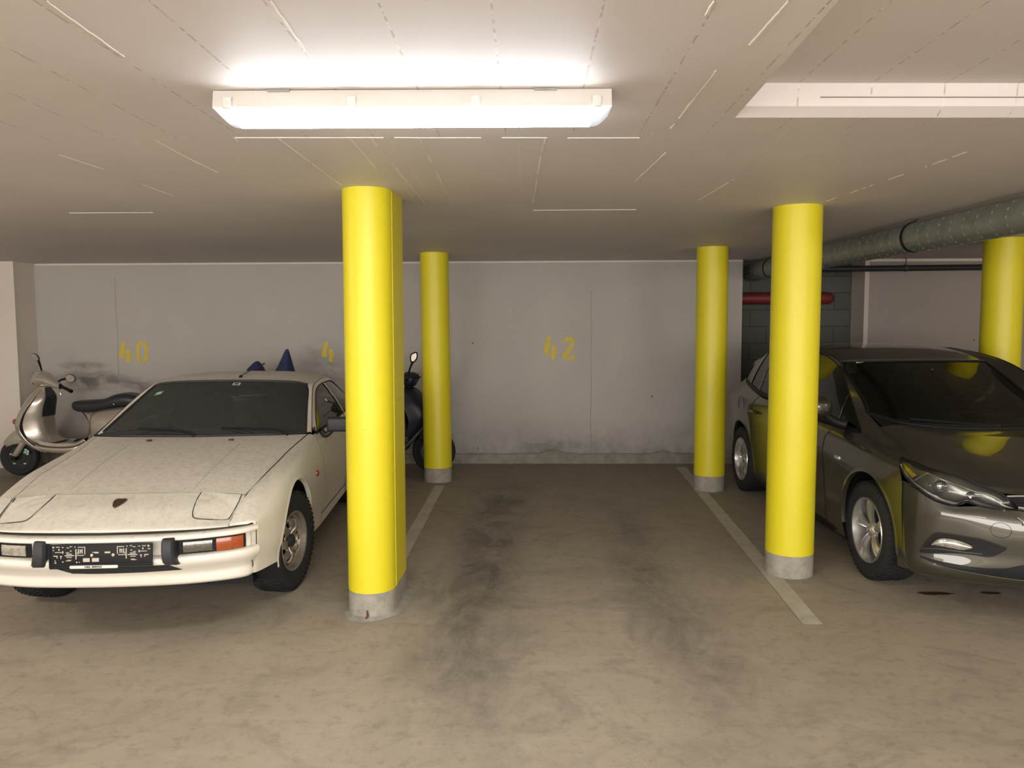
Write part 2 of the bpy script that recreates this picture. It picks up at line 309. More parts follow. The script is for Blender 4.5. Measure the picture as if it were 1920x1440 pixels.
class MB:
    def __init__(s): s.v = []; s.f = []
    def grid(s, G, flip=False, close_u=False):
        nv, nu = G.shape[:2]; o = len(s.v); s.v += [tuple(p) for p in G.reshape(-1, 3)]
        for j in range(nv - 1):
            for i in range(nu if close_u else nu - 1):
                i2 = (i + 1) % nu
                q = (o + j * nu + i, o + j * nu + i2, o + (j + 1) * nu + i2, o + (j + 1) * nu + i)
                s.f.append(q[::-1] if flip else q)
        return s
    def both(s, G):
        s.grid(G); s.grid(mir(G), True); return s
    def poly(s, pts, flip=False):
        o = len(s.v); s.v += [tuple(p) for p in pts]; f = list(range(o, o + len(pts))); s.f.append(f[::-1] if flip else f); return s
    def tube(s, path, r, seg=8, cap=True, n=None):
        P = np.array(path, float)
        if n: P = catmull(P, n)
        k = len(P); R = np.full(k, r) if np.isscalar(r) else np.interp(np.linspace(0, 1, k), np.linspace(0, 1, len(r)), r)
        T = np.gradient(P, axis=0); T /= np.linalg.norm(T, axis=1)[:, None] + 1e-12
        up = np.array([0, 0, 1.0]) if abs(T[0][2]) < 0.9 else np.array([1.0, 0, 0])
        a = np.cross(T[0], up); a /= np.linalg.norm(a); G = []
        for i in range(k):
            a = a - T[i] * (a @ T[i]); a /= np.linalg.norm(a) + 1e-12; b_ = np.cross(T[i], a)
            G.append([P[i] + R[i] * (a * cos(t) + b_ * sin(t)) for t in np.linspace(0, 2 * pi, seg, endpoint=False)])
        G = np.array(G); s.grid(G, close_u=True)
        if cap: s.poly(G[0]); s.poly(G[-1][::-1])
        return s
    def box(s, c, d, R=None, bev=0.0):
        bm = bmesh.new(); bmesh.ops.create_cube(bm, size=1)
        for v in bm.verts: v.co.x *= d[0]; v.co.y *= d[1]; v.co.z *= d[2]
        if bev: bmesh.ops.bevel(bm, geom=list(bm.edges), offset=bev, segments=3, profile=0.5, affect='EDGES')
        bm.verts.ensure_lookup_table(); o = len(s.v)
        for v in bm.verts:
            p = np.array(v.co)
            if R is not None: p = np.array(R) @ p
            s.v.append(tuple(p + np.array(c)))
        for f in bm.faces: s.f.append([o + v.index for v in f.verts])
        bm.free(); return s
    def lathe(s, prof, c, axis='y', seg=40, a0=0, a1=2 * pi):
        """prof: (radius, offset along axis)"""
        full = abs(a1 - a0 - 2 * pi) < 1e-6; ts = np.linspace(a0, a1, seg, endpoint=not full); G = []
        for r, h in prof:
            row = []
            for t in ts:
                if axis == 'y': row.append((c[0] + r * cos(t), c[1] + h, c[2] + r * sin(t)))
                elif axis == 'z': row.append((c[0] + r * cos(t), c[1] + r * sin(t), c[2] + h))
                else: row.append((c[0] + h, c[1] + r * cos(t), c[2] + r * sin(t)))
            G.append(row)
        s.grid(np.array(G), close_u=full); return s
    def prism(s, pts2, plane, lo, hi):
        """extrude a 2-D polygon; plane 'xz' -> along y, 'xy' -> along z"""
        def P(p, h): return (p[0], h, p[1]) if plane == 'xz' else ((p[0], p[1], h) if plane == 'xy' else (h, p[0], p[1]))
        n = len(pts2); o = len(s.v); s.v += [P(p, lo) for p in pts2] + [P(p, hi) for p in pts2]
        s.f.append(list(range(o, o + n))); s.f.append(list(range(o + 2 * n - 1, o + n - 1, -1)))
        for i in range(n): j = (i + 1) % n; s.f.append((o + i, o + n + i, o + n + j, o + j))
        return s
    def cut_circle(s, cx, cz, r):
        V = np.array(s.v); d = np.hypot(V[:, 0] - cx, V[:, 2] - cz); keep = []
        used = set()
        for f in s.f:
            if all(d[i] < r for i in f): continue
            keep.append(f); used.update(f)
        for i in used:
            if d[i] < r:
                k = r / max(d[i], 1e-6); V[i, 0] = cx + (V[i, 0] - cx) * k; V[i, 2] = cz + (V[i, 2] - cz) * k
        s.f = keep; s.v = [tuple(p) for p in V]; return s
    def build(s, name, mat, parent=None, smooth=True, angle=40, fixn=True, thick=0):
        me = bpy.data.meshes.new(name); bm = bmesh.new()
        vs = [bm.verts.new(p) for p in s.v]; bm.verts.index_update()
        for f in s.f:
            try: bm.faces.new([vs[i] for i in f])
            except ValueError: pass
        bmesh.ops.delete(bm, geom=[v for v in bm.verts if not v.link_faces], context='VERTS')
        bmesh.ops.remove_doubles(bm, verts=bm.verts, dist=1e-5)
        if fixn: bmesh.ops.recalc_face_normals(bm, faces=bm.faces)
        for f in bm.faces: f.smooth = smooth
        if smooth:
            for e in bm.edges:
                if len(e.link_faces) == 2 and e.calc_face_angle(0) > radians(angle): e.smooth = False
        bm.to_mesh(me); bm.free(); me.materials.append(M[mat] if isinstance(mat, str) else mat)
        o = bpy.data.objects.new(name, me); COL.objects.link(o)
        if parent: o.parent = parent
        if thick:
            md = o.modifiers.new('thickness', 'SOLIDIFY'); md.thickness = thick; md.offset = 0
        return o
def tag(o, label, cat, group=None):
    o['label'] = label; o['category'] = cat
    if group: o['group'] = group
    return o
def thing(name, label, cat, loc=(0, 0, 0), rz=0.0, group=None):
    o = bpy.data.objects.new(name, None); COL.objects.link(o); o.location = loc; o.rotation_euler = (0, 0, rz); o.empty_display_size = 0.2
    return tag(o, label, cat, group)
def struct(o): o['kind'] = 'structure'; return o
def text_mesh(name, body, size, mat, parent, loc, rot, ext=0.0005, align='CENTER'):
    cu = bpy.data.curves.new(name, 'FONT'); cu.body = body; cu.size = size; cu.align_x = align; cu.align_y = 'CENTER'; cu.extrude = ext; cu.offset = 0.0006
    t = bpy.data.objects.new(name + '_tmp', cu); COL.objects.link(t)
    dg = bpy.context.evaluated_depsgraph_get(); me = bpy.data.meshes.new_from_object(t.evaluated_get(dg))
    bpy.data.objects.remove(t); me.materials.clear(); me.materials.append(M[mat]); me.name = name
    o = bpy.data.objects.new(name, me); COL.objects.link(o); o.location = loc; o.rotation_euler = rot
    if parent: o.parent = parent
    return o
def drape(pts, G, lift=0.0):
    F = G.reshape(-1, 3); out = []
    for (s_, l_) in pts:
        d = (F[:, 0] - s_) ** 2 + (F[:, 1] - l_) ** 2; i = np.argsort(d)[:4]; w = 1 / (d[i] + 1e-7); out.append((s_, l_, float((F[i, 2] * w).sum() / w.sum()) + lift))
    return out
def drape_side(pts, G, lift=0.0):
    """give (s,z), find l on grid G"""
    F = G.reshape(-1, 3); out = []
    for (s_, z_) in pts:
        d = (F[:, 0] - s_) ** 2 + (F[:, 2] - z_) ** 2; i = np.argsort(d)[:4]; w = 1 / (d[i] + 1e-7); out.append((s_, float((F[i, 1] * w).sum() / w.sum()) + lift, z_))
    return out

LAMP = 34.0; EXPO = 0.46
AREAS = [('garage_lamp_behind', (-0.5, -1.6, 2.33), (0, 0, 0), 3.0, 0.15, 105, (1, 0.92, 0.82)),
         ('added_fill_light', (0, -4.3, 1.5), (90, 0, 0), 14, 1.6, 560, (1, 0.96, 0.92))]  # last entry: unseen wide fill, added to brighten the back wall
POINTS = [('garage_lamp_left', (-5.2, 2.6, 2.15), 60, (1, 0.90, 0.78)), ('garage_lamp_right', (5.6, 2.4, 2.15), 40, (1, 0.88, 0.76))]
# ------------------------------------------------------------------ the room
SL = 0.0283
def wy(x): return 9.123 + SL * x           # back wall line
WA = math.atan(SL)
struct(MB().box((0, 2.5, -0.06), (20, 15.4, 0.12)).build('floor', 'floor', smooth=False))
# ceiling slab: low part with a raised field cut out on the right of the driving lane
def quad(mb, pts): mb.poly(pts)
c = MB()
x0, x1, y0, y1 = -9, 9, -4.5, 9.7; rx, ry = 0.66, 2.90
rs = 0.0654  # slope of the step edge
top = 2.60
def st(x): return ry + rs * (x - rx)
c.poly([(x0, y0, HC), (rx, y0, HC), (rx, ry, HC), (x0, st(x0), HC)])
c.poly([(x0, st(x0), HC), (x1, st(x1), HC), (x1, y1, HC), (x0, y1, HC)])
# far side of the raised field: chamfer, upright face, then the higher slab
c.poly([(rx, ry, HC), (x1, st(x1), HC), (x1, st(x1) - 0.045, HC + 0.028), (rx, ry - 0.045, HC + 0.028)])
c.poly([(rx, ry - 0.045, HC + 0.028), (x1, st(x1) - 0.045, HC + 0.028), (x1, st(x1) - 0.055, HC + 0.105), (rx, ry - 0.055, HC + 0.105)])
c.poly([(rx, y0, HC + 0.105), (rx, ry - 0.055, HC + 0.105), (x1, st(x1) - 0.055, HC + 0.105), (x1, y0, HC + 0.105)])
c.poly([(rx, y0, HC), (rx, ry, HC), (rx, ry - 0.055, HC + 0.105), (rx, y0, HC + 0.105)])
c.poly([(x0, y0, top), (x1, y0, top), (x1, y1, top), (x0, y1, top)])
struct(c.build('ceiling', 'ceiling', smooth=False, fixn=False))
# dirty shelf of the step
struct(MB().prism([(0, 0), (7.5, 0), (7.5, 0.004), (0, 0.004)], 'xy', 0, 0.0025).build('trim_1', 'crackdark', smooth=False)).location = (0.95, 2.866, HC + 0.056)
bpy.data.objects['trim_1'].rotation_euler = (0, 0, math.atan(rs))
# raised formwork ridges left in the ceiling paint
rnd = random.Random(11); m = MB()
for ln in [[(-1.247, 3.073), (-0.703, 3.109), (-0.071, 3.152), (0.692, 3.203)], [(-3.14, 4.993), (-2.34, 5.031), (-1.516, 5.047)], [(-0.91, 5.07), (-0.573, 5.096)], [(-0.116, 5.107), (0.88, 5.137)], [(-2.757, 7.064), (-2.329, 7.149)], [(-0.115, 7.202), (0.999, 7.206)], [(-1.149, 1.774), (-1.173, 2.143), (-1.188, 2.64)], [(-0.642, 1.805), (-0.661, 2.092), (-0.681, 2.437)], [(-0.138, 1.835), (-0.151, 2.104), (-0.171, 2.469)], [(-1.577, 3.086), (-1.604, 3.467), (-1.613, 3.927)], [(-1.08, 3.084), (-1.11, 4.145)], [(-0.524, 3.121), (-0.617, 5.092)], [(-0.797, 3.103), (-0.85, 4.116)], [(-0.713, 3.109), (-0.779, 5.01)], [(-0.023, 3.155), (-0.061, 3.817), (-0.123, 5.107)], [(0.88, 4.771), (0.966, 3.726)], [(1.665, 4.871), (1.757, 4.011)], [(1.774, 3.856), (1.801, 3.506)], [(1.579, 6.823), (1.656, 6.269)], [(-2.129, 3.123), (-2.106, 3.699)], [(-2.136, 4.023), (-2.175, 5.02)], [(-1.254, 3.064), (-1.282, 3.547)], [(-1.626, 4.06), (-1.642, 4.486)], [(0.497, 3.448), (0.42, 4.287)], [(0.374, 1.866), (0.351, 2.35)], [(0.466, 1.871), (0.426, 2.562)], [(0.32, 2.348), (0.31, 3.177)], [(0.434, 2.563), (0.352, 3.18)], [(0.483, 2.358), (0.448, 3.186)], [(0.545, 1.876), (0.519, 2.314)]]:
    P_ = np.array([(a, b, 0) for a, b in ln]); D_ = arcs(P_, max(12, int(np.linalg.norm(P_[-1] - P_[0]) / .02)))
    on = True; w_ = .004; seg = []
    for p_ in D_:
        if rnd.random() < .06: on = not on
        if not on and rnd.random() < .35: on = True
        w_ = min(.0075, max(.002, w_ + rnd.uniform(-.0015, .0015)))
        if on: seg.append((p_[0] + rnd.uniform(-.0012, .0012), p_[1] + rnd.uniform(-.0012, .0012), w_))
        if (not on or p_ is D_[-1]) and len(seg) > 1:
            tg = np.array([seg[-1][0] - seg[0][0], seg[-1][1] - seg[0][1]]); tg /= np.linalg.norm(tg) + 1e-9; nx_, ny_ = -tg[1], tg[0]
            m.grid(np.array([[(a + nx_ * q * k, b + ny_ * q * k, HC - hgt_) for a, b, q in seg] for k, hgt_ in ((-1, -.001), (-.5, .0025), (.5, .0025), (1, -.001))])); seg = []
        elif not on: seg = []
struct(m.build('trim_20', 'ridge', smooth=False))
# back wall in two lengths either side of the niche
def wallseg(name, xa, xb, mat, dz=HC, thick=0.25):
    m = MB(); m.poly([(xa, wy(xa), 0), (xb, wy(xb), 0), (xb, wy(xb), dz), (xa, wy(xa), dz)])
    m.prism([(xa, wy(xa)), (xb, wy(xb)), (xb, wy(xb) + thick), (xa, wy(xa) + thick)], 'xy', -0.02, dz)
    return struct(m.build(name, mat, smooth=False))
wallseg('wall_back', -9.2, 2.21, 'wall')
wallseg('wall_back_right', 3.66, 9.2, 'wallr')
# niche: dark block wall set back, pale reveal on its right
m = MB(); m.box((3.0, 9.66, 1.2), (2.4, 0.14, 2.36)); o = struct(m.build('wall_niche', 'block', smooth=False))
m = MB(); m.prism([(3.60, 9.20), (3.66, wy(3.66)), (3.66, 9.6), (3.60, 9.6)], 'xy', 0, HC); struct(m.build('trim_2', 'wallr', smooth=False))
struct(MB().box((2.20, 9.40, HC / 2), (0.03, 0.40, HC)).build('trim_3', 'block', smooth=False))
# light rim where wall meets ceiling
m = MB(); m.prism([(-6.07, wy(-6.07) - 0.012), (2.20, wy(2.20) - 0.012), (2.20, wy(2.20) + 0.01), (-6.07, wy(-6.07) + 0.01)], 'xy', HC - 0.022, HC - 0.001)
struct(m.build('trim_5', 'wall2', smooth=False))
m = MB(); m.prism([(3.66, wy(3.66) - 0.012), (8.9, wy(8.9) - 0.012), (8.9, wy(8.9) + 0.01), (3.66, wy(3.66) + 0.01)], 'xy', HC - 0.03, HC - 0.001)
struct(m.build('trim_6', 'wall2', smooth=False))
# left pier, side walls, wall behind the camera
struct(MB().box((-7.6, 8.78, HC / 2), (3.02, 0.36, HC)).build('wall_left_pier', 'wall2', smooth=False))
struct(MB().box((-6.10, 8.592, HC / 2), (0.035, 0.02, HC)).build('trim_7', 'wall2', smooth=False))
struct(MB().box((-9.1, 2.5, HC / 2), (0.2, 14.4, HC)).build('wall_left', 'wall2', smooth=False))
struct(MB().box((9.1, 2.5, 1.24), (0.2, 14.4, 2.48)).build('wall_right', 'wallr', smooth=False))
struct(MB().box((0, -4.6, 1.24), (18.4, 0.2, 2.48)).build('wall_front', 'wall2', smooth=False))
# rough curb along the back wall
def curb(name, xa, xb):
    n = int((xb - xa) / 0.04); rnd = random.Random(3); G = []
    xs = np.linspace(xa, xb, n); h = [0.115 + rnd.uniform(-0.004, 0.004) + 0.05 * math.exp(-((x - 0.02) / 0.12) ** 2) + 0.035 * math.exp(-((x - 1.32) / 0.10) ** 2) for x in xs]
    rows = [[(x, wy(x) - 0.045 - rnd.uniform(0, 0.006), 0.0) for x in xs], [(x, wy(x) - 0.040 - rnd.uniform(0, 0.006), 0.05) for x in xs], [(x, wy(x) - 0.034, hh - 0.006) for x, hh in zip(xs, h)], [(x, wy(x) - 0.028, hh) for x, hh in zip(xs, h)], [(x, wy(x) + 0.01, hh) for x, hh in zip(xs, h)]]
    return struct(MB().grid(np.array(rows)).build(name, 'curb', smooth=False))
curb('baseboard_back', -6.0, 2.2)
curb('baseboard_back_right', 3.66, 8.9)
# construction joints in the wall
for k, (x, za, zb) in enumerate(((0.465, 0.02, 2.02), (-5.13, 0.95, 2.2))):
    m = MB(); pts = [(x + 0.004 * sin(z * 9), z) for z in np.linspace(za, zb, 30)]
    P = [(a, wy(a) - 0.0015, z) for a, z in pts]
    m.tube(P, 0.003, 6); struct(m.build('trim_%d' % (8 + k), 'joint'))

# parking lines
def pline(xa, ya, xb, yb, w, label):
    n = 40; rnd = random.Random(int(xa * 100)); P = []
    for side in (-1, 1):
        P.append([(xa + (xb - xa) * t + side * (w / 2 + rnd.uniform(-0.002, 0.002)), ya + (yb - ya) * t, 0.0022) for t in np.linspace(0, 1, n)])
    return tag(MB().grid(np.array(P)).build('parking_line', 'line', smooth=False), label, 'floor marking')
pline(1.482, 8.90, 1.421, 4.19, 0.108, 'worn white painted bay line running under the two round yellow columns on the right')
pline(-1.135, 7.78, -1.045, 4.75, 0.10, 'worn white painted bay line between the flat-sided yellow column and the column behind it')
pline(-3.66, 8.3, -3.60, 4.35, 0.10, 'worn white painted bay line on the far side of the cream car')

# ------------------------------------------------------------------ columns
def column(x, y, r, L, zb, label, lean=0.0, rz=0.0, seam=False):
    t = thing('concrete_column', label, 'column', (x, y, 0), rz, 'yellow painted columns')
    def ring(z, rr, dy=0):
        pts = []
        for a in np.linspace(-pi, 0, 25): pts.append((rr * cos(a), rr * sin(a), z))
        for a in np.linspace(0, pi, 25): pts.append((rr * cos(a), L + rr * sin(a), z))
        return pts
    def sh(z0, z1, n, rr, rr1=None, jit=0):
        G = []
        for z in np.linspace(z0, z1, n): G.append([(p[0] + lean * z, p[1], p[2]) for p in ring(z, rr)])
        return np.array(G)
    MB().grid(sh(zb, HC + 0.004, 12, r), close_u=True).build('painted_shaft', 'yellow', t)
    rnd = random.Random(int(x * 50 + 9)); G = sh(-0.01, zb, 8, r - 0.0015)
    for p in G.reshape(-1, 3): p[0] += rnd.uniform(-.001, .001); p[1] += rnd.uniform(-.001, .001)
    MB().grid(G, close_u=True).build('bare_concrete_base', 'band', t)
    return t
c1 = column(-1.020, 4.30, 0.135, 0.30, 0.145, 'thick yellow column with flat sides nearest the camera beside the cream car', 0.003)
m = MB(); m.tube([(0.1365 + 0.003 * z, 0.0, z) for z in np.linspace(0.15, 2.36, 20)], 0.0022, 6); m.build('formwork_seam', 'yellow', c1)
m = MB(); m.tube([(0.1365 + 0.003 * 1.20, y, 1.20 + 0.02 * (y + .14)) for y in np.linspace(0.0, 0.30, 8)], 0.0018, 6); m.build('formwork_seam', 'yellow', c1)
m = MB(); rnd = random.Random(5)
G = [[], []]
for a in np.linspace(-pi, pi, 60, endpoint=False):
    ex = rnd.uniform(-0.006, 0.006); rr = 0.168 + 0.014 * sin(3 * a + 1) + ex; L = 0.15
    dy = L + (L if sin(a) > 0 else -L)
    G[0].append((0.133 * cos(a), dy + 0.133 * sin(a), 0.016)); G[1].append((rr * cos(a), dy + rr * sin(a), 0.0015))
m.grid(np.array(G), close_u=True); m.build('cement_collar', 'band', c1)
m = MB(); m.tube([(0.0, -0.1405, 0.055), (0.004, -0.1425, 0.025), (-0.004, -0.152, 0.013)], [0.004, 0.007, 0.006], 6)
m.build('rust_stain', simple('rust', (0.10, 0.03, 0.012), 0.9), c1)
column(1.562, 5.105, 0.152, 0.0, 0.145, 'round yellow column standing in front of the dark hatchback', 0.002)
column(1.562, 7.705, 0.150, 0.0, 0.150, 'round yellow column at the back right of the empty bay beside the dark car rear wheel', 0.000)
column(-1.190, 8.05, 0.147, 0.0, 0.150, 'round yellow column at the back left of the empty bay beside the dark scooter', -0.007)
column(4.00, 7.16, 0.163, 0.0, 0.150, 'yellow column behind the dark hatchback under the round duct', 0.0)

# ------------------------------------------------------------------ stencilled bay numbers
def stencil(x, z, h, digits, label):
    """x,z = lower left corner on the wall"""
    S = h / 100.0; ox = 0
    t = thing('bay_number', label, 'number', (x, wy(x) - 0.002, z), WA)
    def add(pts):
        m.prism([((ox + a) * S, b * S) for a, b in pts], 'xz', -0.001, 0.0015)
    for d in digits:
        m = MB(); ox0 = ox
        if d == '4':
            add([(14, 97), (34, 100), (22, 40), (26, 40), (26, 24), (0, 24), (-2, 33)])
            add([(34, 62), (52, 62), (52, 42), (60, 42), (60, 26), (52, 26), (52, 0), (34, 0)])
            ox += 84 if '1' not in digits else 122
        elif d == '2':
            arc = [(28 + 26 * cos(a), 74 + 26 * sin(a)) for a in np.linspace(pi * 0.98, 0.0, 14)]
            inn = [(28 + 9 * cos(a), 74 + 9 * sin(a)) for a in np.linspace(0.0, pi * 0.98, 10)]
            add(arc + [(53, 66)] + [(36, 66)] + inn)
            add([(52, 62), (34, 62), (0, 22), (0, 0), (12, 0)][::-1] + [])
            add([(18, 0), (56, 0), (56, 17), (34, 17)])
            ox += 80
        elif d == '0':
            for sg in (-1, 1):
                o_ = [(28 + sg * (3 + 25 * cos(a)), 22 + 22 * sin(a)) for a in np.linspace(-pi / 2, 0, 8)]
                o2 = [(28 + sg * (3 + 25 * cos(a)), 78 + 22 * sin(a)) for a in np.linspace(0, pi / 2, 8)]
                i1 = [(28 + sg * (3 + 10 * cos(a)), 76 + 8 * sin(a)) for a in np.linspace(pi / 2, 0, 6)]
                i2 = [(28 + sg * (3 + 10 * cos(a)), 24 + 8 * sin(a)) for a in np.linspace(0, -pi / 2, 6)]
                add(o_ + o2 + i1 + i2)
            ox += 80
        elif d == '1':
            add([(10, 0), (28, 0), (28, 100), (12, 100), (0, 80), (10, 80)]); ox += 60
        m.build('digit', 'stencil', t, smooth=False)
    return t
stencil(-5.115, 1.205, 0.245, '40', 'yellow stencilled number 40 on the back wall above the silver scooter')
stencil(-2.70, 1.205, 0.245, '41', 'yellow stencilled number 41 on the wall partly hidden by the thick yellow column')
stencil(-0.09, 1.225, 0.265, '42', 'yellow stencilled number 42 on the back wall of the empty bay')
stencil(5.52, 1.235, 0.265, '44', 'yellow stencilled number cut off by the right edge beside the far yellow column')

# ------------------------------------------------------------------ lamp
def emis(name, col, s):
    m = bpy.data.materials.new(name); m.use_nodes = True; nt = m.node_tree; b = nt.nodes['Principled BSDF']
    b.inputs['Base Color'].default_value = (0.8, 0.8, 0.8, 1); b.inputs['Emission Color'].default_value = (*col, 1); b.inputs['Emission Strength'].default_value = s
    n = noise(nt, coords(nt), 3, 1); nt.links.new(math_n(nt, 'MULTIPLY_ADD', n, 0.2, 0.4), b.inputs['Roughness']); return m
M['tube'] = emis('glowing_diffuser', (0.93, 0.96, 1.0), LAMP)
M['tubeend'] = emis('diffuser_end', (0.60, 0.74, 1.0), 0.38)
L = thing('ceiling_lamp', 'long white fluorescent lamp with clear cover glowing on the ceiling', 'lamp', (-0.44, 2.55, HC), radians(2.6))
hl = 0.625
def sec(w0, z0, w1, z1): return [(-w0, z0), (-w1, z1)]
m = MB(); G = []
for x, k in ((-hl + .022, 0.80), (-hl + .004, 0.96), (-hl - .002, 1.0), (hl + .002, 1.0), (hl - .004, 0.96), (hl - .022, 0.80)):
    row = [(x, -0.060 * k, -0.002), (x, -0.066 * k, -0.03), (x, -0.070 * k, -0.050), (x, -0.070 * k, -0.056), (x, 0.070 * k, -0.056), (x, 0.070 * k, -0.05), (x, 0.066 * k, -0.03), (x, 0.060 * k, -0.002)]
    G.append(row)
m.grid(np.array(G), close_u=True); m.poly(G[0][::-1]); m.poly(G[-1]); m.build('housing', 'housing', L, angle=30)
def lens(xs, mat, name):
    G = []
    for x, k, d in xs:
        G.append([(x, 0.070 * k * (-cos(a)) , -0.056 - d * sin(a) ** 0.7) for a in np.linspace(0.0001, pi - 0.0001, 20)])
    return MB().grid(np.array(G)).build(name, mat, L)
lens([(-0.565, 1.0, 0.044), (0.0, 1.0, 0.044), (0.565, 1.0, 0.044)], 'tube', 'diffuser')
for sg in (-1, 1):
    lens([(sg * 0.628, 1.0, 0.001), (sg * 0.618, 1.0, 0.016), (sg * 0.600, 1.0, 0.034), (sg * 0.585, 1.0, 0.042), (sg * 0.565, 1.0, 0.044)], 'tubeend', 'diffuser_end')
for x in (-0.58, -0.19, 0.20, 0.58):
    MB().box((x, -0.0715, -0.043), (0.028, 0.008, 0.036), None, 0.002).box((x, -0.0735, -0.053), (0.022, 0.010, 0.012), None, 0.002).build('clip', 'clip', L)
for x in (-0.42, 0.42):
    MB().box((x, -0.058, -0.004), (0.07, 0.02, 0.006)).build('mounting_bracket', 'duct', L)

# ------------------------------------------------------------------ duct and pipes
t = thing('ventilation_duct', 'round galvanised ventilation duct running below the ceiling over the dark car', 'duct')
path = [(2.93, 0.6, 2.245), (2.70, 4.4, 2.245), (2.50, 7.15, 2.245), (2.40, 9.62, 2.245)]
P = catmull(path, 120)
MB().tube(P, 0.107, 32).build('duct_pipe', 'duct', t)
m = MB(); T = P[-1] - P[0]; Lp = 9.02; turns = int(Lp / 0.135); pts = []
for k in np.linspace(0, 1, turns * 14):
    q = k * 119; i = min(int(q), 118); f = q - i; c0 = P[i] * (1 - f) + P[i + 1] * f
    tg = P[i + 1] - P[i]; tg /= np.linalg.norm(tg); a = np.cross(tg, (0, 0, 1)); b_ = np.array([0, 0, 1.0])
    an = k * turns * 2 * pi; pts.append(c0 + 0.1075 * (a * cos(an) + b_ * sin(an)))
m.tube(pts, 0.0018, 5); m.build('spiral_seam', 'duct_rib', t)
def ringat(yy, name, rr, w, mat):
    i = int(np.argmin(abs(P[:, 1] - yy))); c0 = P[i]; tg = P[i + 1] - P[i]; tg /= np.linalg.norm(tg)
    m = MB(); m.tube([c0 - tg * w / 2, c0 + tg * w / 2], rr, 32); m.tube([c0 + np.array([0, 0, rr]), c0 + np.array([0, 0, 0.126])], 0.006, 8); return m.build(name, mat, t)
ringat(5.75, 'hanging_clamp', 0.112, 0.03, 'black')
ringat(8.75, 'hanging_clamp', 0.112, 0.03, 'black')
ringat(3.2, 'hanging_clamp', 0.112, 0.03, 'black')
o = MB().tube([(2.60, 8.96, 2.24), (3.2, 9.0, 2.245), (6.0, 9.13, 2.265), (8.95, 9.27, 2.28)], 0.033, 14, n=40).tube([(2.6, 8.96, 2.24), (2.6, 9.58, 2.24)], 0.033, 14)
pp = thing('drain_pipe', 'black pipe running along the top of the back wall on the right', 'pipe')
o.build('pipe_run', 'blackpipe', pp)
for x in (3.98, 4.93, 6.0): MB().tube([(x, 9.03 + 0.0465 * (x - 3.98) , 2.21), (x, 9.03 + 0.0465 * (x - 3.98), 2.37)], 0.006, 6).tube([(x - .015, 9.038 + 0.0465 * (x - 3.98), 2.252), (x + .015, 9.038 + 0.0465 * (x - 3.98), 2.252)], 0.039, 14).build('pipe_clamp', 'greytrim', pp)
tag(MB().tube([(2.215, 9.50, 1.935), (2.7, 9.50, 1.935), (3.22, 9.50, 1.935), (3.29, 9.515, 1.935), (3.31, 9.56, 1.935), (3.31, 9.62, 1.935)], 0.072, 20).build('red_pipe', 'redpipe'), 'short thick red pipe crossing the dark blockwork niche', 'pipe')
tag(MB().tube([(2.95, 9.50, 1.75), (2.99, 9.50, 1.5), (3.06, 9.49, 1.3), (3.05, 9.49, 1.0)], 0.008, 8, n=20).build('hanging_cable', 'blackpipe'), 'thin dark cable hanging in front of the niche blockwork', 'cable')
# drips on the floor in front of the dark car
for k, (x, y, a, b_) in enumerate(((2.32, 4.72, 0.10, 0.028), (2.66, 4.74, 0.06, 0.024))):
    rnd = random.Random(k); pts = [(a * cos(q) * (1 + rnd.uniform(-.2, .2)), b_ * sin(q) * (1 + rnd.uniform(-.25, .25)), 0) for q in np.linspace(0, 2 * pi, 22, endpoint=False)]
    o = MB().poly(pts).build('oil_stain', simple('oil_%d' % k, (0.07, 0.045, 0.02), 0.35), smooth=False); o.location = (x, y, 0.0015)
    tag(o, ('long dark brown oil stain on the floor in front of the dark hatchback', 'small round dark oil stain right of the long stain before the hatchback')[k], 'stain')

# lights: lamps of the rest of the garage plus an added fill (outside the picture)
def area(name, loc, rot, sx, sy, power, col):
    l = bpy.data.lights.new(name, 'AREA'); l.shape = 'RECTANGLE'; l.size = sx; l.size_y = sy; l.energy = power; l.color = col
    o = bpy.data.objects.new(name, l); COL.objects.link(o); o.location = loc; o.rotation_euler = [radians(a) for a in rot]; return o
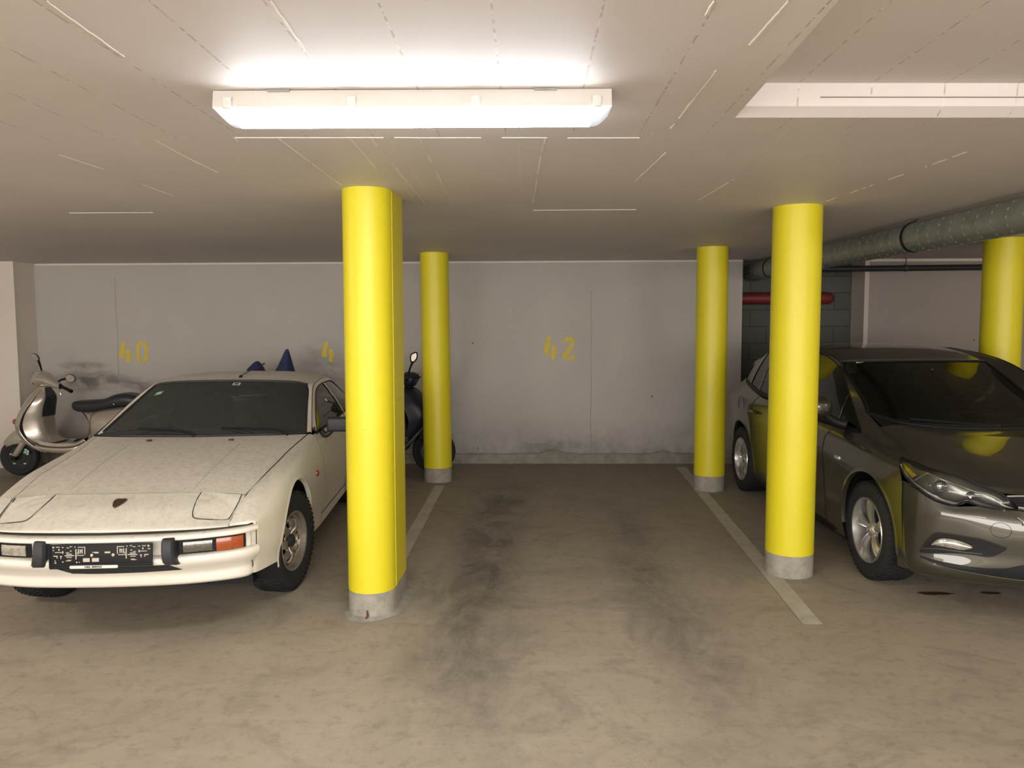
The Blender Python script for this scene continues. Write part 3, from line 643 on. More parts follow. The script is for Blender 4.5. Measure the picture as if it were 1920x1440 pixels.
# ------------------------------------------------------------------ cream coupe
def wheel(parent, s, l, R, w, rim_r, kind, rimmat):
    """wheel part with tyre, rim, hub cap as sub-parts; outer side faces sign(l)"""
    sg = 1 if l > 0 else -1
    def P(prof): return [(r, h * sg) for r, h in prof]
    e = bpy.data.objects.new('wheel', None); COL.objects.link(e); e.parent = parent; e.location = (s, l, R); e.empty_display_size = 0.1
    hw = w / 2; tr = rim_r
    prof = [(tr - 0.004, -hw * 0.78), (tr + 0.012, -hw * 0.95), ((tr + R) / 2, -hw * 1.04), (R - 0.022, -hw * 0.93), (R - 0.010, -hw * 0.80), (R - .007, -hw * 0.5), (R - 0.006, 0), (R - .007, hw * 0.5), (R - 0.010, hw * 0.80), (R - 0.022, hw * 0.93), ((tr + R) / 2, hw * 1.04), (tr + 0.014, hw * 0.97), (tr - 0.004, hw * 0.80)]
    m = MB(); m.lathe(P(prof), (0, 0, 0), 'y', 72)
    # tread blocks: raised ribs across the shoulder
    n = 56
    for k in range(n):
        a = 2 * pi * k / n
        for (h0, h1, da) in ((-hw * 0.97, -hw * 0.50, 0.045), (-hw * 0.42, -hw * .04, -0.04), (hw * .04, hw * 0.42, 0.04), (hw * 0.50, hw * 0.97, -0.045)):
            G = []
            for q in (0, 0.6):
                aa = a + q * 2 * pi / n
                G.append([((R + dr) * cos(aa + sh), h, (R + dr) * sin(aa + sh)) for h, dr, sh in ((h0, -0.022 if abs(h0) > hw * .6 else -.008, 0), (h0 * .85 + h1 * .15, -.004 if abs(h0) > hw * .6 else 0, 0), (h0 * .15 + h1 * .85, -.004 if abs(h1) > hw * .6 else 0, da), (h1, -0.022 if abs(h1) > hw * .6 else -.008, da))])
            m.grid(np.array(G))
    m.build('tyre', 'tyre', e, angle=50)
    o = hw
    if kind == 'slots':
        m = MB(); m.lathe(P([(tr + 0.004, o * 0.86), (tr - 0.004, o * 0.92), (tr - 0.012, o * 0.86), (tr - 0.016, o * 0.5), (tr - 0.030, o * 0.30), (tr - 0.034, -o * 0.5)]), (0, 0, 0), 'y', 72)
        # spoked dish with eight open slots, modelled as a polar grid
        nr, na = 14, 16 * 8; G = np.zeros((nr, na, 3)); hole = {}
        def hgt(r): 
            t = r / (tr - 0.03); return sg * (o * 0.30 + 0.030 * sin(pi * min(1, max(0, t)) ** 1.3) - 0.018 * (t > 0.92))
        rr = np.linspace(0.035, tr - 0.026, nr)
        for i, r in enumerate(rr):
            for j in range(na):
                a = 2 * pi * j / na; ph = (j % 16) / 16.0
                lift = 0.014 * (1 if (ph < 0.28 or ph > 0.72) else 0) * (1 if 0.07 < r < tr - 0.04 else 0.3)
                G[i, j] = (r * cos(a), hgt(r) + sg * lift, r * sin(a))
        o0 = len(m.v); m.v += [tuple(p) for p in G.reshape(-1, 3)]
        for i in range(nr - 1):
            for j in range(na):
                ph = ((j + 0.5) % 16) / 16.0; rc = (rr[i] + rr[i + 1]) / 2
                if 0.085 < rc < tr - 0.045 and 0.33 < ph < 0.67: continue
                j2 = (j + 1) % na; m.f.append((o0 + i * na + j, o0 + i * na + j2, o0 + (i + 1) * na + j2, o0 + (i + 1) * na + j))
        ob = m.build('rim', rimmat, e, angle=25); md = ob.modifiers.new('t', 'SOLIDIFY'); md.thickness = 0.012; md.offset = -1 
        m = MB(); m.lathe(P([(0.0005, o * 0.30 + 0.052), (0.024, o * 0.30 + 0.050), (0.036, o * 0.30 + 0.040), (0.040, o * 0.30 + 0.012)]), (0, 0, 0), 'y', 32); m.build('centre_cap', 'guard', e)
    else:
        m = MB(); m.lathe(P([(tr + 0.006, o * 0.84), (tr + 0.001, o * 0.97), (tr - 0.008, o * 0.95), (tr - 0.014, o * 0.6), (tr - 0.03, -o * 0.5)]), (0, 0, 0), 'y', 72)
        m.build('rim', rimmat, e, angle=35)
        for k in range(5):
            for tw, a_off, wd in ((0.30, -0.20, 0.052), (-0.02, 0.24, 0.062)):
                G = []
                for q in np.linspace(0, 1, 8):
                    r = 0.032 + q * (tr - 0.040); a = 2 * pi * k / 5 + a_off * (0.35 + 0.65 * q) + tw * q * 0.8 + 0.3; ww = wd * (0.42 + 0.75 * q ** 1.2) / 2
                    cx, cz = r * cos(a), r * sin(a); tx, tz = -sin(a), cos(a); yy = sg * (o * 0.60 + 0.022 * sin(pi * q * .9) )
                    G.append([(cx + tx * ww, yy - sg * 0.028, cz + tz * ww), (cx + tx * ww * 0.96, yy - sg * 0.012, cz + tz * ww * 0.96), (cx + tx * ww * .1, yy + sg * 0.004, cz + tz * ww * .1), (cx - tx * ww * 0.96, yy - sg * 0.004, cz - tz * ww * 0.96), (cx - tx * ww, yy - sg * 0.024, cz - tz * ww)])
                MB().grid(np.array(G)).build('spoke', rimmat, e, angle=25)
        m = MB(); m.lathe(P([(0.0005, o * 0.60 + 0.020), (0.028, o * 0.60 + 0.018), (0.045, o * 0.60 + 0.004), (0.052, o * 0.60 - 0.02)]), (0, 0, 0), 'y', 32).lathe(P([(0.018, o * .6 + .0205), (0.023, o * .6 + .0225), (0.028, o * .6 + .0185)]), (0, 0, 0), 'y', 32); m.build('centre_cap', rimmat, e)
    m = MB(); m.lathe(P([(0.0005, -o * 0.15), (rim_r - .03, -o * 0.15), (rim_r - .03, -o * 0.3)]), (0, 0, 0), 'y', 32); m.build('shaded_brake_disc', 'interior', e)  # brake disc made wide and dark so the wheel gaps look shaded
    return e
def well(parent, s, z, r, l0, l1, mat='black'):
    """dark inner arch"""
    m = MB(); sg = 1 if l0 > 0 else -1; G = []
    for l_ in (l0, l0 - sg * 0.03, (l0 + l1) / 2, l1): G.append([(s + r * cos(a), l_, z + r * sin(a)) for a in np.linspace(-0.35, pi + 0.35, 40)])
    m.grid(np.array(G)); m.poly([(s + r * cos(a), l1, z + r * sin(a)) for a in np.linspace(-0.35, pi + 0.35, 40)])
    return m.build('wheel_arch_liner', mat, parent)
def lip(parent, side, s, z, r, mat, w=0.018, a0=-0.25, a1=pi + 0.25):
    """rolled lip following the body side around the arch; side(s,z)->l"""
    G = [[], [], []]
    for a in np.linspace(a0, a1, 60):
        x, zz = s + r * cos(a), z + r * sin(a); l_ = side(x, zz); x1, z1 = s + (r - .008) * cos(a), z + (r - .008) * sin(a)
        sg = 1 if l_ > 0 else -1
        G[0].append((s + (r + w) * cos(a), side(s + (r + w) * cos(a), z + (r + w) * sin(a)) + sg * 0.0005, z + (r + w) * sin(a))); G[1].append((x, l_ + sg * 0.004, zz)); G[2].append((x1, l_ - sg * 0.022, z1))
    return MB().grid(np.array(G)).build('arch_lip', mat, parent)
def side_fn(G):
    F = G.reshape(-1, 3)
    def f(s_, z_):
        d = (F[:, 0] - s_) ** 2 + (F[:, 2] - z_) ** 2; i = np.argpartition(d, 6)[:6]; w = 1 / (d[i] + 1e-6); return float((F[i, 1] * w).sum() / w.sum())
    return f
def seam(parent, pts, r=0.0025, n=40, name='panel_gap', mat='seam', both=False):
    m = MB(); m.tube(pts, r, 6, n=n)
    if both: m.tube(mir(pts), r, 6, n=n)
    return m.build(name, mat, parent)

psi = 0.105
CAR = thing('coupe_car', 'cream white low coupe with dusty bonnet and empty plate frame parked on the left', 'car', (-2.345, 4.585, 0), psi - pi / 2)
c = CAR
# bonnet
HB = [[(.56, 0, .730), (.3, 0, .785), (0, 0, .832), (-.3, 0, .866), (-.50, 0, .886)],
      [(.55, .2, .729), (.29, .2, .784), (-.01, .2, .831), (-.3, .2, .865), (-.51, .22, .886)],
      [(.535, .42, .724), (.28, .43, .779), (-.02, .44, .826), (-.3, .45, .861), (-.55, .47, .884)],
      [(.525, .57, .712), (.25, .60, .766), (-.02, .615, .805), (-.3, .63, .842), (-.61, .64, .880)],
      [(.52, .617, .704), (.2, .648, .765), (-.04, .66, .793), (-.3, .672, .824), (-.66, .715, .875)]]
GH = loft([r for r in HB], 50, 34)
MB().both(GH).build('bonnet', 'cream', c)
for l_ in (.33, -.33):
    seam(c, drape([(s_, l_ + (.03 if l_ > 0 else -.03) * (.5 - s_)) for s_ in np.linspace(.50, -.30, 14)], GH if l_ > 0 else mir(GH), .0004), .0016, 40, name='bonnet_crease', mat='slot')
# nose panel
NB = [[(.56, 0, .730), (.55, .2, .729), (.535, .42, .724), (.525, .57, .712), (.52, .617, .704)],
      [(.70, 0, .690), (.695, .2, .689), (.67, .42, .680), (.64, .55, .668), (.63, .608, .660)],
      [(.80, 0, .648), (.79, .2, .647), (.765, .41, .640), (.73, .55, .628), (.715, .598, .622)],
      [(.862, 0, .616), (.855, .2, .616), (.828, .41, .612), (.79, .55, .607), (.772, .60, .604)],
      [(.872, 0, .603), (.865, .2, .603), (.838, .41, .600), (.798, .55, .598), (.778, .602, .597)],
      [(.86, 0, .594), (.85, .2, .594), (.82, .41, .592), (.78, .55, .590), (.76, .60, .588)]]
GN = loft(NB, 40, 30); MB().both(GN).build('nose_panel', 'cream', c)
# pop-up lamp covers: thin lids flush in the nose
cov = [(.530, .385), (.60, .386), (.70, .398), (.745, .410), (.763, .432), (.755, .50), (.735, .575), (.70, .590), (.60, .598), (.53, .600)]
for sg in (1, -1):
    pts = drape(cov, GN, 0.0015)
    if sg < 0: pts = mir(pts)
    inner = []
    G = []
    for a_ in np.linspace(0, 1, 14):
        s_ = .535 + (.755 - .535) * a_; la = .389 + .04 * max(0, (a_ - .8) / .2) ** 2; lb = .598 - .022 * max(0, (a_ - .7) / .3)
        row = drape([(s_, la + (lb - la) * q) for q in np.linspace(0, 1, 12)], GN, 0.0022); G.append(row)
    G = np.array(G); MB().grid(G if sg > 0 else mir(G)).build('headlamp_cover', 'cream', c)
    seam(c, np.array(pts), 0.0028, 70)
seam(c, np.array(drape([(.56, 0), (.55, .2), (.535, .42), (.525, .57), (.52, .615)], GN, .0005)), 0.0022, 40, both=True, mat='curb')
# side of the body: fender, door, quarter built as one flow of rows
def row(front, rest): return front + rest
RS = {
 0: [(.778, .600, .598), (.735, .600, .620), (.52, .617, .704), (.2, .648, .765), (-.04, .66, .793), (-.3, .672, .824), (-.66, .715, .875)],
 1: [(.765, .640, .600), (.725, .648, .624), (.52, .668, .708), (.2, .702, .772), (-.04, .715, .800), (-.3, .725, .828), (-.67, .750, .868)],
 2: [(.748, .685, .600), (.705, .698, .624), (.50, .728, .680), (.2, .757, .738), (-.04, .768, .764), (-.3, .775, .785), (-.70, .782, .806)],
 3: [(.722, .712, .597), (.68, .730, .600), (.48, .765, .615), (.2, .788, .648), (-.04, .796, .66), (-.3, .798, .668), (-.76, .802, .670)],
 4: [(.712, .708, .52), (.66, .732, .52), (.47, .770, .525), (.2, .797, .535), (-.04, .802, .54), (-.3, .802, .54), (-.80, .803, .53)],
 5: [(.712, .700, .45), (.66, .725, .44), (.46, .765, .43), (.2, .792, .43), (-.04, .797, .43), (-.3, .795, .43), (-.81, .792, .42)],
 6: [(.700, .682, .385), (.65, .712, .37), (.45, .752, .355), (.2, .776, .35), (-.04, .78, .34), (-.3, .777, .33), (-.80, .775, .31)],
 7: [(.690, .678, .322), (.64, .708, .315), (.44, .748, .30), (.2, .770, .27), (-.04, .772, .25), (-.3, .770, .23), (-.78, .768, .20)]}
GF = loft([RS[k] for k in range(8)], 90, 48)
ARC = (0.020, 0.318, 0.372)
for sg in (1, -1):
    m = MB().grid(GF if sg > 0 else mir(GF)); m.cut_circle(*ARC); m.build('front_wing', 'cream', c)
    sf = side_fn(GF if sg > 0 else mir(GF))
    lip(c, sf, *ARC, 'cream', 0.02, -0.15, pi + 0.22)
    well(c, ARC[0], ARC[1], ARC[2] + 0.004, sg * 0.77, sg * 0.45)
def dz(k, s_):   # rows 1..7 beyond the wing: (l, z) of each row along the flank
    base = {1: (.757, .868), 2: (.785, .812), 3: (.804, .672), 4: (.804, .53), 5: (.792, .42), 6: (.775, .31), 7: (.768, .20)}[k]
    t = max(0, (-s_ - 2.3)) / 1.0
    return (base[0] - 0.11 * t ** 2 - (.02 * t if k < 3 else 0), base[1] + (0.030 * min(1, (-s_ - .7) / 1.6) if k < 3 else 0) - (0.01 * t if k > 2 else 0) + (0.12 * t ** 2 if k > 5 else 0))
def flank(s0, s1, s0b=None):
    rows = []
    for k in range(1, 8):
        a = RS[k][-1][0] if s0 is None else s0
        rows.append([(s_,) + (dz(k, s_) if not (s0 is None and i == 0) else RS[k][-1][1:]) for i, s_ in enumerate(np.linspace(a, s1, 8))])
    return loft(rows, 60, 36)
for sg in (1, -1):
    D = flank(None, -1.88); MB().grid(D if sg > 0 else mir(D)).build('door', 'cream', c)
    Q = flank(-1.88, -3.20); m = MB().grid(Q if sg > 0 else mir(Q)); m.cut_circle(-2.40, .315, .350); m.build('rear_quarter', 'cream', c)
    lip(c, side_fn(Q if sg > 0 else mir(Q)), -2.40, .315, .350, 'cream')
    well(c, -2.40, .315, .354, sg * 0.76, sg * 0.45)
    seam(c, [(RS[k][-1][0] - .002, sg * (RS[k][-1][1] + .0008), RS[k][-1][2]) for k in range(1, 8)], .0022, 40, mat='curb')
    seam(c, [(-1.88, sg * (dz(k, -1.88)[0] + .0008), dz(k, -1.88)[1]) for k in range(1, 8)], .0025, 40)
    seam(c, [(s_, sg * (dz(6.0 and 6, s_)[0] + .004), .285 - .008 * (-s_ - .7)) for s_ in np.linspace(-.78, -1.88, 12)], .0025, 30)
    # side repeater
    MB().lathe([(0.0005, sg * .014), (.012, sg * .013), (.020, sg * .008), (.022, sg * -.004)], (-.52, sg * .803, .625), 'y', 24).build('side_repeater', 'red', c)
    # bonnet gap; the lit one on the far side is painted pale
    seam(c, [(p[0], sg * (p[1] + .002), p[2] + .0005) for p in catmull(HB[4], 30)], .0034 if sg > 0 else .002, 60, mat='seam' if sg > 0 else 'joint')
    seam(c, [(.52, sg * .619, .7045), (.62, sg * .609, .664), (.72, sg * .600, .624), (.778, sg * .600, .598)], .0028, 30)
    MB().tube([(s_, sg * .70, .19) for s_ in (-.4, -1.9)], .035, 10).build('sill', 'black', c)
# tail
TL = [[(-3.20,) + dz(k, -3.2) for k in range(1, 8)]]
tail_rows = []
for k in range(1, 8):
    l_, z_ = dz(k, -3.2); tail_rows.append([(-3.2, l_, z_), (-3.25, l_ * .8, z_), (-3.27, l_ * .4, z_), (-3.275, 0, z_)])
MB().both(loft(tail_rows, 24, 20)).build('tail_panel', 'cream', c)
MB().both(loft([[(-3.05, 0, .935), (-3.05, .3, .93), (-3.05, .60, .905), (-3.05, .70, .885)], [(-3.275, 0, .89), (-3.27, .3, .888), (-3.22, .56, .88), (-3.2, .63, .87)]], 20, 8)).build('tail_deck', 'cream', c)
for sg in (1, -1): MB().box((-3.262, sg * .42, .66), (.03, .26, .12), None, .008).build('tail_lamp', 'red', c)
# underside
MB().box((-1.2, 0, .21), (3.3, 1.25, .05)).box((-1.2, 0, .30), (3.5, .82, .16)).build('underbody', 'black', c)
# bumper
PB = [(.885, 0), (.882, .12), (.874, .25), (.858, .38), (.828, .50), (.792, .595), (.758, .655), (.725, .687), (.690, .704)]
def brow(off, z, k=1.0, dzc=0.0):
    P = catmull([(a, b) for a, b in PB], 9); out = []
    for i, (a, b) in enumerate(P):
        t = i / 8; nx = (1 - .5 * t ** 3, .55 * t ** 3); out.append((a * k + off * nx[0], b + off * nx[1], z + .004 * 0))
    return out
UB = [brow(-.02, .590), brow(.030, .594), (brow(.052, .588)), brow(.060, .577), brow(.056, .566), brow(.036, .561), brow(.018, .556)]
MB().both(loft(UB, 60, 26)).build('bumper_upper', 'cream', c)
FB = [brow(.018, .558), brow(.014, .52), brow(.018, .485)]; GB = loft(FB, 60, 12)
MB().both(GB).build('bumper_recess', 'cream', c)
LB = [brow(.018, .487), brow(.052, .482), brow(.064, .470), brow(.062, .452), brow(.045, .430), brow(.012, .402), brow(-.012, .375), brow(-.014, .345), brow(-.022, .322), brow(-.06, .308), brow(-.16, .315)]
GL = loft(LB, 60, 40); MB().both(GL).build('bumper_lower', 'cream', c)
for sg in (1, -1):   # end fairing of the bumper
    e = [[(.715, .702, .592), (.742, .706, .578), (.742, .706, .5), (.728, .700, .45), (.70, .685, .42)], [(.69, .722, .60), (.695, .726, .58), (.695, .726, .5), (.685, .722, .45), (.68, .708, .42)]]
    G = loft(e, 20, 8); MB().grid(G if sg > 0 else mir(G)).build('bumper_end', 'cream', c)
    seam(c, [(.70, sg * .722, .600), (.712, sg * .723, .58), (.712, sg * .722, .50), (.705, sg * .716, .455), (.72, sg * .700, .418)], .0022, 40)
    seam(c, [(.735, sg * .697, .425), (.705, sg * .698, .38), (.690, sg * .690, .35), (.695, sg * .682, .318)], .0026, 30)
seam(c, [(a - .004, b, .5935) for a, b, z in brow(.006, .59)], .0055, 60, both=True)
# lamps in the bumper: helper giving points on the recess face
REC = catmull([(a, b) for a, b in PB], 200)
def onrec(l_, off=0.02):
    i = int(np.argmin(abs(REC[:, 1] - abs(l_)))); return REC[i, 0] + off
def facebox(l0, l1, z0, z1, off, dep, mat, name, parent, bul=0.0, tilt=0.0):
    G = []
    ls = np.linspace(l0, l1, 14)
    def pt(l_, z, d): return (onrec(l_, off + d), l_, z + tilt * (l_ - l0))
    rows = [[pt(l_, z0, -dep) for l_ in ls], [pt(l_, z0, 0) for l_ in ls]] + [[pt(l_, z0 + (z1 - z0) * q, bul * sin(pi * q)) for l_ in ls] for q in np.linspace(0.08, .92, 5)] + [[pt(l_, z1, 0) for l_ in ls], [pt(l_, z1, -dep) for l_ in ls]]
    m = MB().grid(np.array(rows)); 
    for e_ in (0, -1): m.poly([r[e_] for r in rows])
    return m.build(name, mat, parent, angle=30)
for sg in (1, -1):
    fl = bpy.data.objects.new('fog_lamp', None); COL.objects.link(fl); fl.parent = c
    a = (lambda x, y: (x, y)) if sg > 0 else (lambda x, y: (-y + .055, -x + .055))
    facebox(*a(.385, .680), .486, .556, .028, .03, 'black', 'lamp_surround', fl)
    facebox(*a(.408, .540), .496, .548, .034, .02, 'foglens' if sg > 0 else 'foglens_clear', 'fog_lens', fl, .004)
    facebox(*a(.558, .674), .489, .553, .035, .02, 'orange', 'indicator_lens', fl, .005)
    # overrider
    G = []
    for z, f, w in ((.582, .058, .026), (.578, .080, .028), (.560, .090, .029), (.52, .094, .030), (.48, .096, .032), (.462, .090, .034), (.448, .070, .036), (.445, .04, .038)):
        sh = .012 * max(0, (.50 - z) / .05)
        l0 = (.352 if sg > 0 else .262) + sh; G.append([(onrec(.33, .0), sg * (l0 - w), z), (onrec(.33, f - .012), sg * (l0 - w), z), (onrec(.33, f), sg * (l0 - w * .7), z), (onrec(.33, f), sg * (l0 + w * .7), z), (onrec(.33, f - .012), sg * (l0 + w), z), (onrec(.33, .0), sg * (l0 + w), z)])
    G = np.array(G); m = MB().grid(G); m.poly(G[0]); m.poly(G[-1][::-1]); m.build('overrider', 'guard', c, angle=35)
# dark cooling opening under the plate
G = loft([[(onrec(.1, .0385), -.20, .440), (onrec(.1, .046), -.05, .441), (onrec(.1, .046), .15, .441), (onrec(.28, .038), .345, .445)],
          [(onrec(.1, .005), -.13, .402), (onrec(.1, .010), .0, .400), (onrec(.1, .008), .2, .402), (onrec(.3, .00), .40, .405)]], 24, 4)
MB().grid(G + np.array([.014, 0, .002])).build('air_intake', 'interior', c)
# plate holder
pe = bpy.data.objects.new('plate_holder', None); COL.objects.link(pe); pe.parent = c; pe.location = (.947, .035, .508); pe.scale = (1, .94, 1); pe.rotation_euler = (0, radians(-4), 0)
m = MB(); m.box((0, 0, 0), (.010, .525, .114), None, .003).box((.006, 0, .0545), (.006, .525, .005)).box((.006, 0, -.043), (.008, .525, .007)).box((.004, 0, -.056), (.008, .525, .016), None, .003)
for sg in (1, -1): m.box((.006, sg * .260, 0), (.006, .005, .11))
frm = m.build('frame', 'black', pe)
m = MB(); X = .0055
def slot(u0, v0, u1, v1, X=.0058):   # in crop pixels of the plate: x 225..1460 , y 235..480
    k = .525 / 1235.0; y0, y1 = (u0 - 842) * k, (u1 - 842) * k; z0, z1 = (357 - v1) * .108 / 245, (357 - v0) * .108 / 245
    m.box((X, (y0 + y1) / 2, (z0 + z1) / 2 + .002), (.0012, abs(y1 - y0), abs(z1 - z0)))
SL_ = [(265, 252, 285, 272), (305, 256, 352, 264), (375, 260, 398, 268), (432, 266, 465, 273), (470, 253, 500, 261), (528, 256, 540, 268), (568, 261, 655, 269), (335, 280, 350, 300), (270, 290, 285, 300), (295, 316, 375, 323), (380, 306, 395, 332), (276, 354, 325, 364), (315, 360, 325, 384), (355, 358, 378, 370), (360, 370, 368, 392), (410, 352, 525, 362), (430, 335, 498, 345), (425, 320, 465, 327), (430, 372, 495, 380), (475, 300, 490, 312), (420, 412, 480, 418), (440, 404, 490, 410), (538, 285, 550, 400), (550, 352, 640, 360), (645, 268, 655, 345), (568, 285, 580, 340), (590, 290, 602, 335), (612, 285, 624, 335), (558, 325, 572, 340), (600, 300, 610, 310), (740, 320, 815, 328), (765, 328, 815, 336), (628, 388, 708, 430), (735, 388, 818, 430), (545, 425, 560, 440), (290, 408, 302, 420), (290, 430, 310, 442), (380, 420, 395, 432), (575, 428, 590, 436)]
for q in SL_: slot(*q)
for (u0, v0, u1, v1) in SL_[:30]: slot(1690 - u1, v0, 1690 - u0, v1)
slot(888, 318, 955, 336); slot(1650 - 225 + 0, 290, 1650 - 225 + 12, 300)
for cx in (732, 988): m.lathe([(0.0003, .0068), (.0075, .0066), (.0076, .004)], (0, (cx - 842) * .525 / 1235, (357 - 352) * .108 / 245), 'x', 20)
tmp = m.build('slots_tmp', 'slot', pe, smooth=False)
frm.data.materials.append(M['slot']); bm = bmesh.new(); bm.from_mesh(frm.data); nf = len(bm.faces); bm.from_mesh(tmp.data); bm.faces.ensure_lookup_table()
for f_ in bm.faces[nf:]: f_.material_index = 1
bm.to_mesh(frm.data); bm.free(); bpy.data.objects.remove(tmp)
m = MB()
pts = [(.116 * 1 + .0075 * cos(a), .0075 * sin(a)) for a in np.linspace(-pi / 2, pi / 2, 8)] + [(-.116 + .0075 * cos(a), .0075 * sin(a)) for a in np.linspace(pi / 2, 3 * pi / 2, 8)]
m.prism([(x - .035, z - .0545) for x, z in pts], 'yz', .004, .0095); m.build('name_strip', 'white', pe, smooth=False)
text_mesh('strip_lettering', 'THEGL  EINSWALD', .0105, 'ink', pe, (.0098, -.038, -.0546), (radians(90), 0, radians(90)))
for yy in (-.125, .052): MB().lathe([(.0003, .0101), (.0035, .0101), (.0036, .009)], (0, yy, -.0545), 'x', 16).build('strip_screw', 'alloy', pe)
# badge
bp = bpy.data.objects.new('badge', None); COL.objects.link(bp); bp.parent = c
sh = [(-.028, .046), (-.016, .051), (0, .048), (.016, .051), (.030, .046), (.031, .028), (.026, .002), (.015, -.026), (0, -.046), (-.016, -.028), (-.025, 0), (-.030, .026)]
def onnose(dl, dz_):  # dz_ along the slope
    s_ = .668 - dz_ * .93; return drape([(s_, dl)], GN, .004)[0]
m = MB(); R0 = [onnose(a, b) for a, b in sh]; ctr = onnose(0, .006); G = [[tuple(np.array(p) - np.array((0, 0, .004))) for p in R0], R0, [tuple(np.array(ctr) * .25 + np.array(p) * .75 + np.array((0.001, 0, .002))) for p in R0]]
m.grid(np.array(G), close_u=True); m.poly(G[2]); m.build('shield', 'bronze', bp)
m = MB(); m.tube([onnose(0, .038), onnose(0, 0.0), onnose(0, -.030)], .0012, 5).tube([onnose(-.033, .012), onnose(0, .010), onnose(.033, .012)], .0012, 5)
m.tube([tuple(np.array(p) + np.array((0, 0, .001))) for p in R0 + [R0[0]]], .0012, 5); m.build('shield_border', 'bronze2', bp)
# washer nozzles
for l_ in (-.26, .27):
    p = drape([(-.40, l_)], GH, .004)[0]; MB().box(p, (.022, .030, .012), None, .004).build('washer_nozzle', 'guard', c)
# windscreen
W = [[(-.50, 0, .892), (-.52, .25, .892), (-.57, .48, .889), (-.63, .62, .886), (-.675, .700, .884)],
     [(-.87, 0, 1.060), (-.89, .25, 1.058), (-.94, .45, 1.050), (-.99, .565, 1.043), (-1.02, .640, 1.034)],
     [(-1.12, 0, 1.165), (-1.14, .25, 1.162), (-1.18, .42, 1.153), (-1.22, .535, 1.143), (-1.245, .605, 1.125)],
     [(-1.24, 0, 1.212), (-1.255, .25, 1.208), (-1.285, .42, 1.200), (-1.31, .515, 1.190), (-1.335, .575, 1.172)]]
GW = loft(W, 30, 30); MB().both(GW).build('windscreen', 'glass_old', c)
edge = lambda rows_: np.array(rows_)
bd = np.concatenate([GW[0, ::-1] * [1, -1, 1], GW[0], GW[:, -1], GW[-1, ::-1], GW[-1] * [1, -1, 1], (GW[::-1, -1]) * [1, -1, 1]])
MB().tube(bd[::2], .010, 8).build('windscreen_seal', 'guard', c)
# roof
RF = [[(-1.25, 0, 1.218), (-1.265, .25, 1.214), (-1.295, .42, 1.206), (-1.325, .52, 1.196), (-1.345, .585, 1.180)],
      [(-1.48, 0, 1.246), (-1.48, .25, 1.242), (-1.49, .42, 1.232), (-1.50, .53, 1.218), (-1.52, .600, 1.198)],
      [(-1.75, 0, 1.256), (-1.75, .25, 1.252), (-1.75, .42, 1.240), (-1.75, .53, 1.225), (-1.76, .605, 1.202)],
      [(-2.08, 0, 1.240), (-2.08, .25, 1.236), (-2.08, .42, 1.225), (-2.08, .52, 1.210), (-2.08, .595, 1.185)]]
MB().both(loft(RF, 30, 24)).build('roof', 'cream', c)
HG = [RF[3], [(-2.55, 0, 1.135), (-2.55, .25, 1.13), (-2.55, .42, 1.115), (-2.55, .52, 1.10), (-2.55, .585, 1.07)], [(-3.05, 0, .945), (-3.05, .25, .942), (-3.05, .42, .935), (-3.05, .52, .928), (-3.05, .58, .915)]]
MB().both(loft(HG, 24, 20)).build('rear_window', 'glass_side', c)
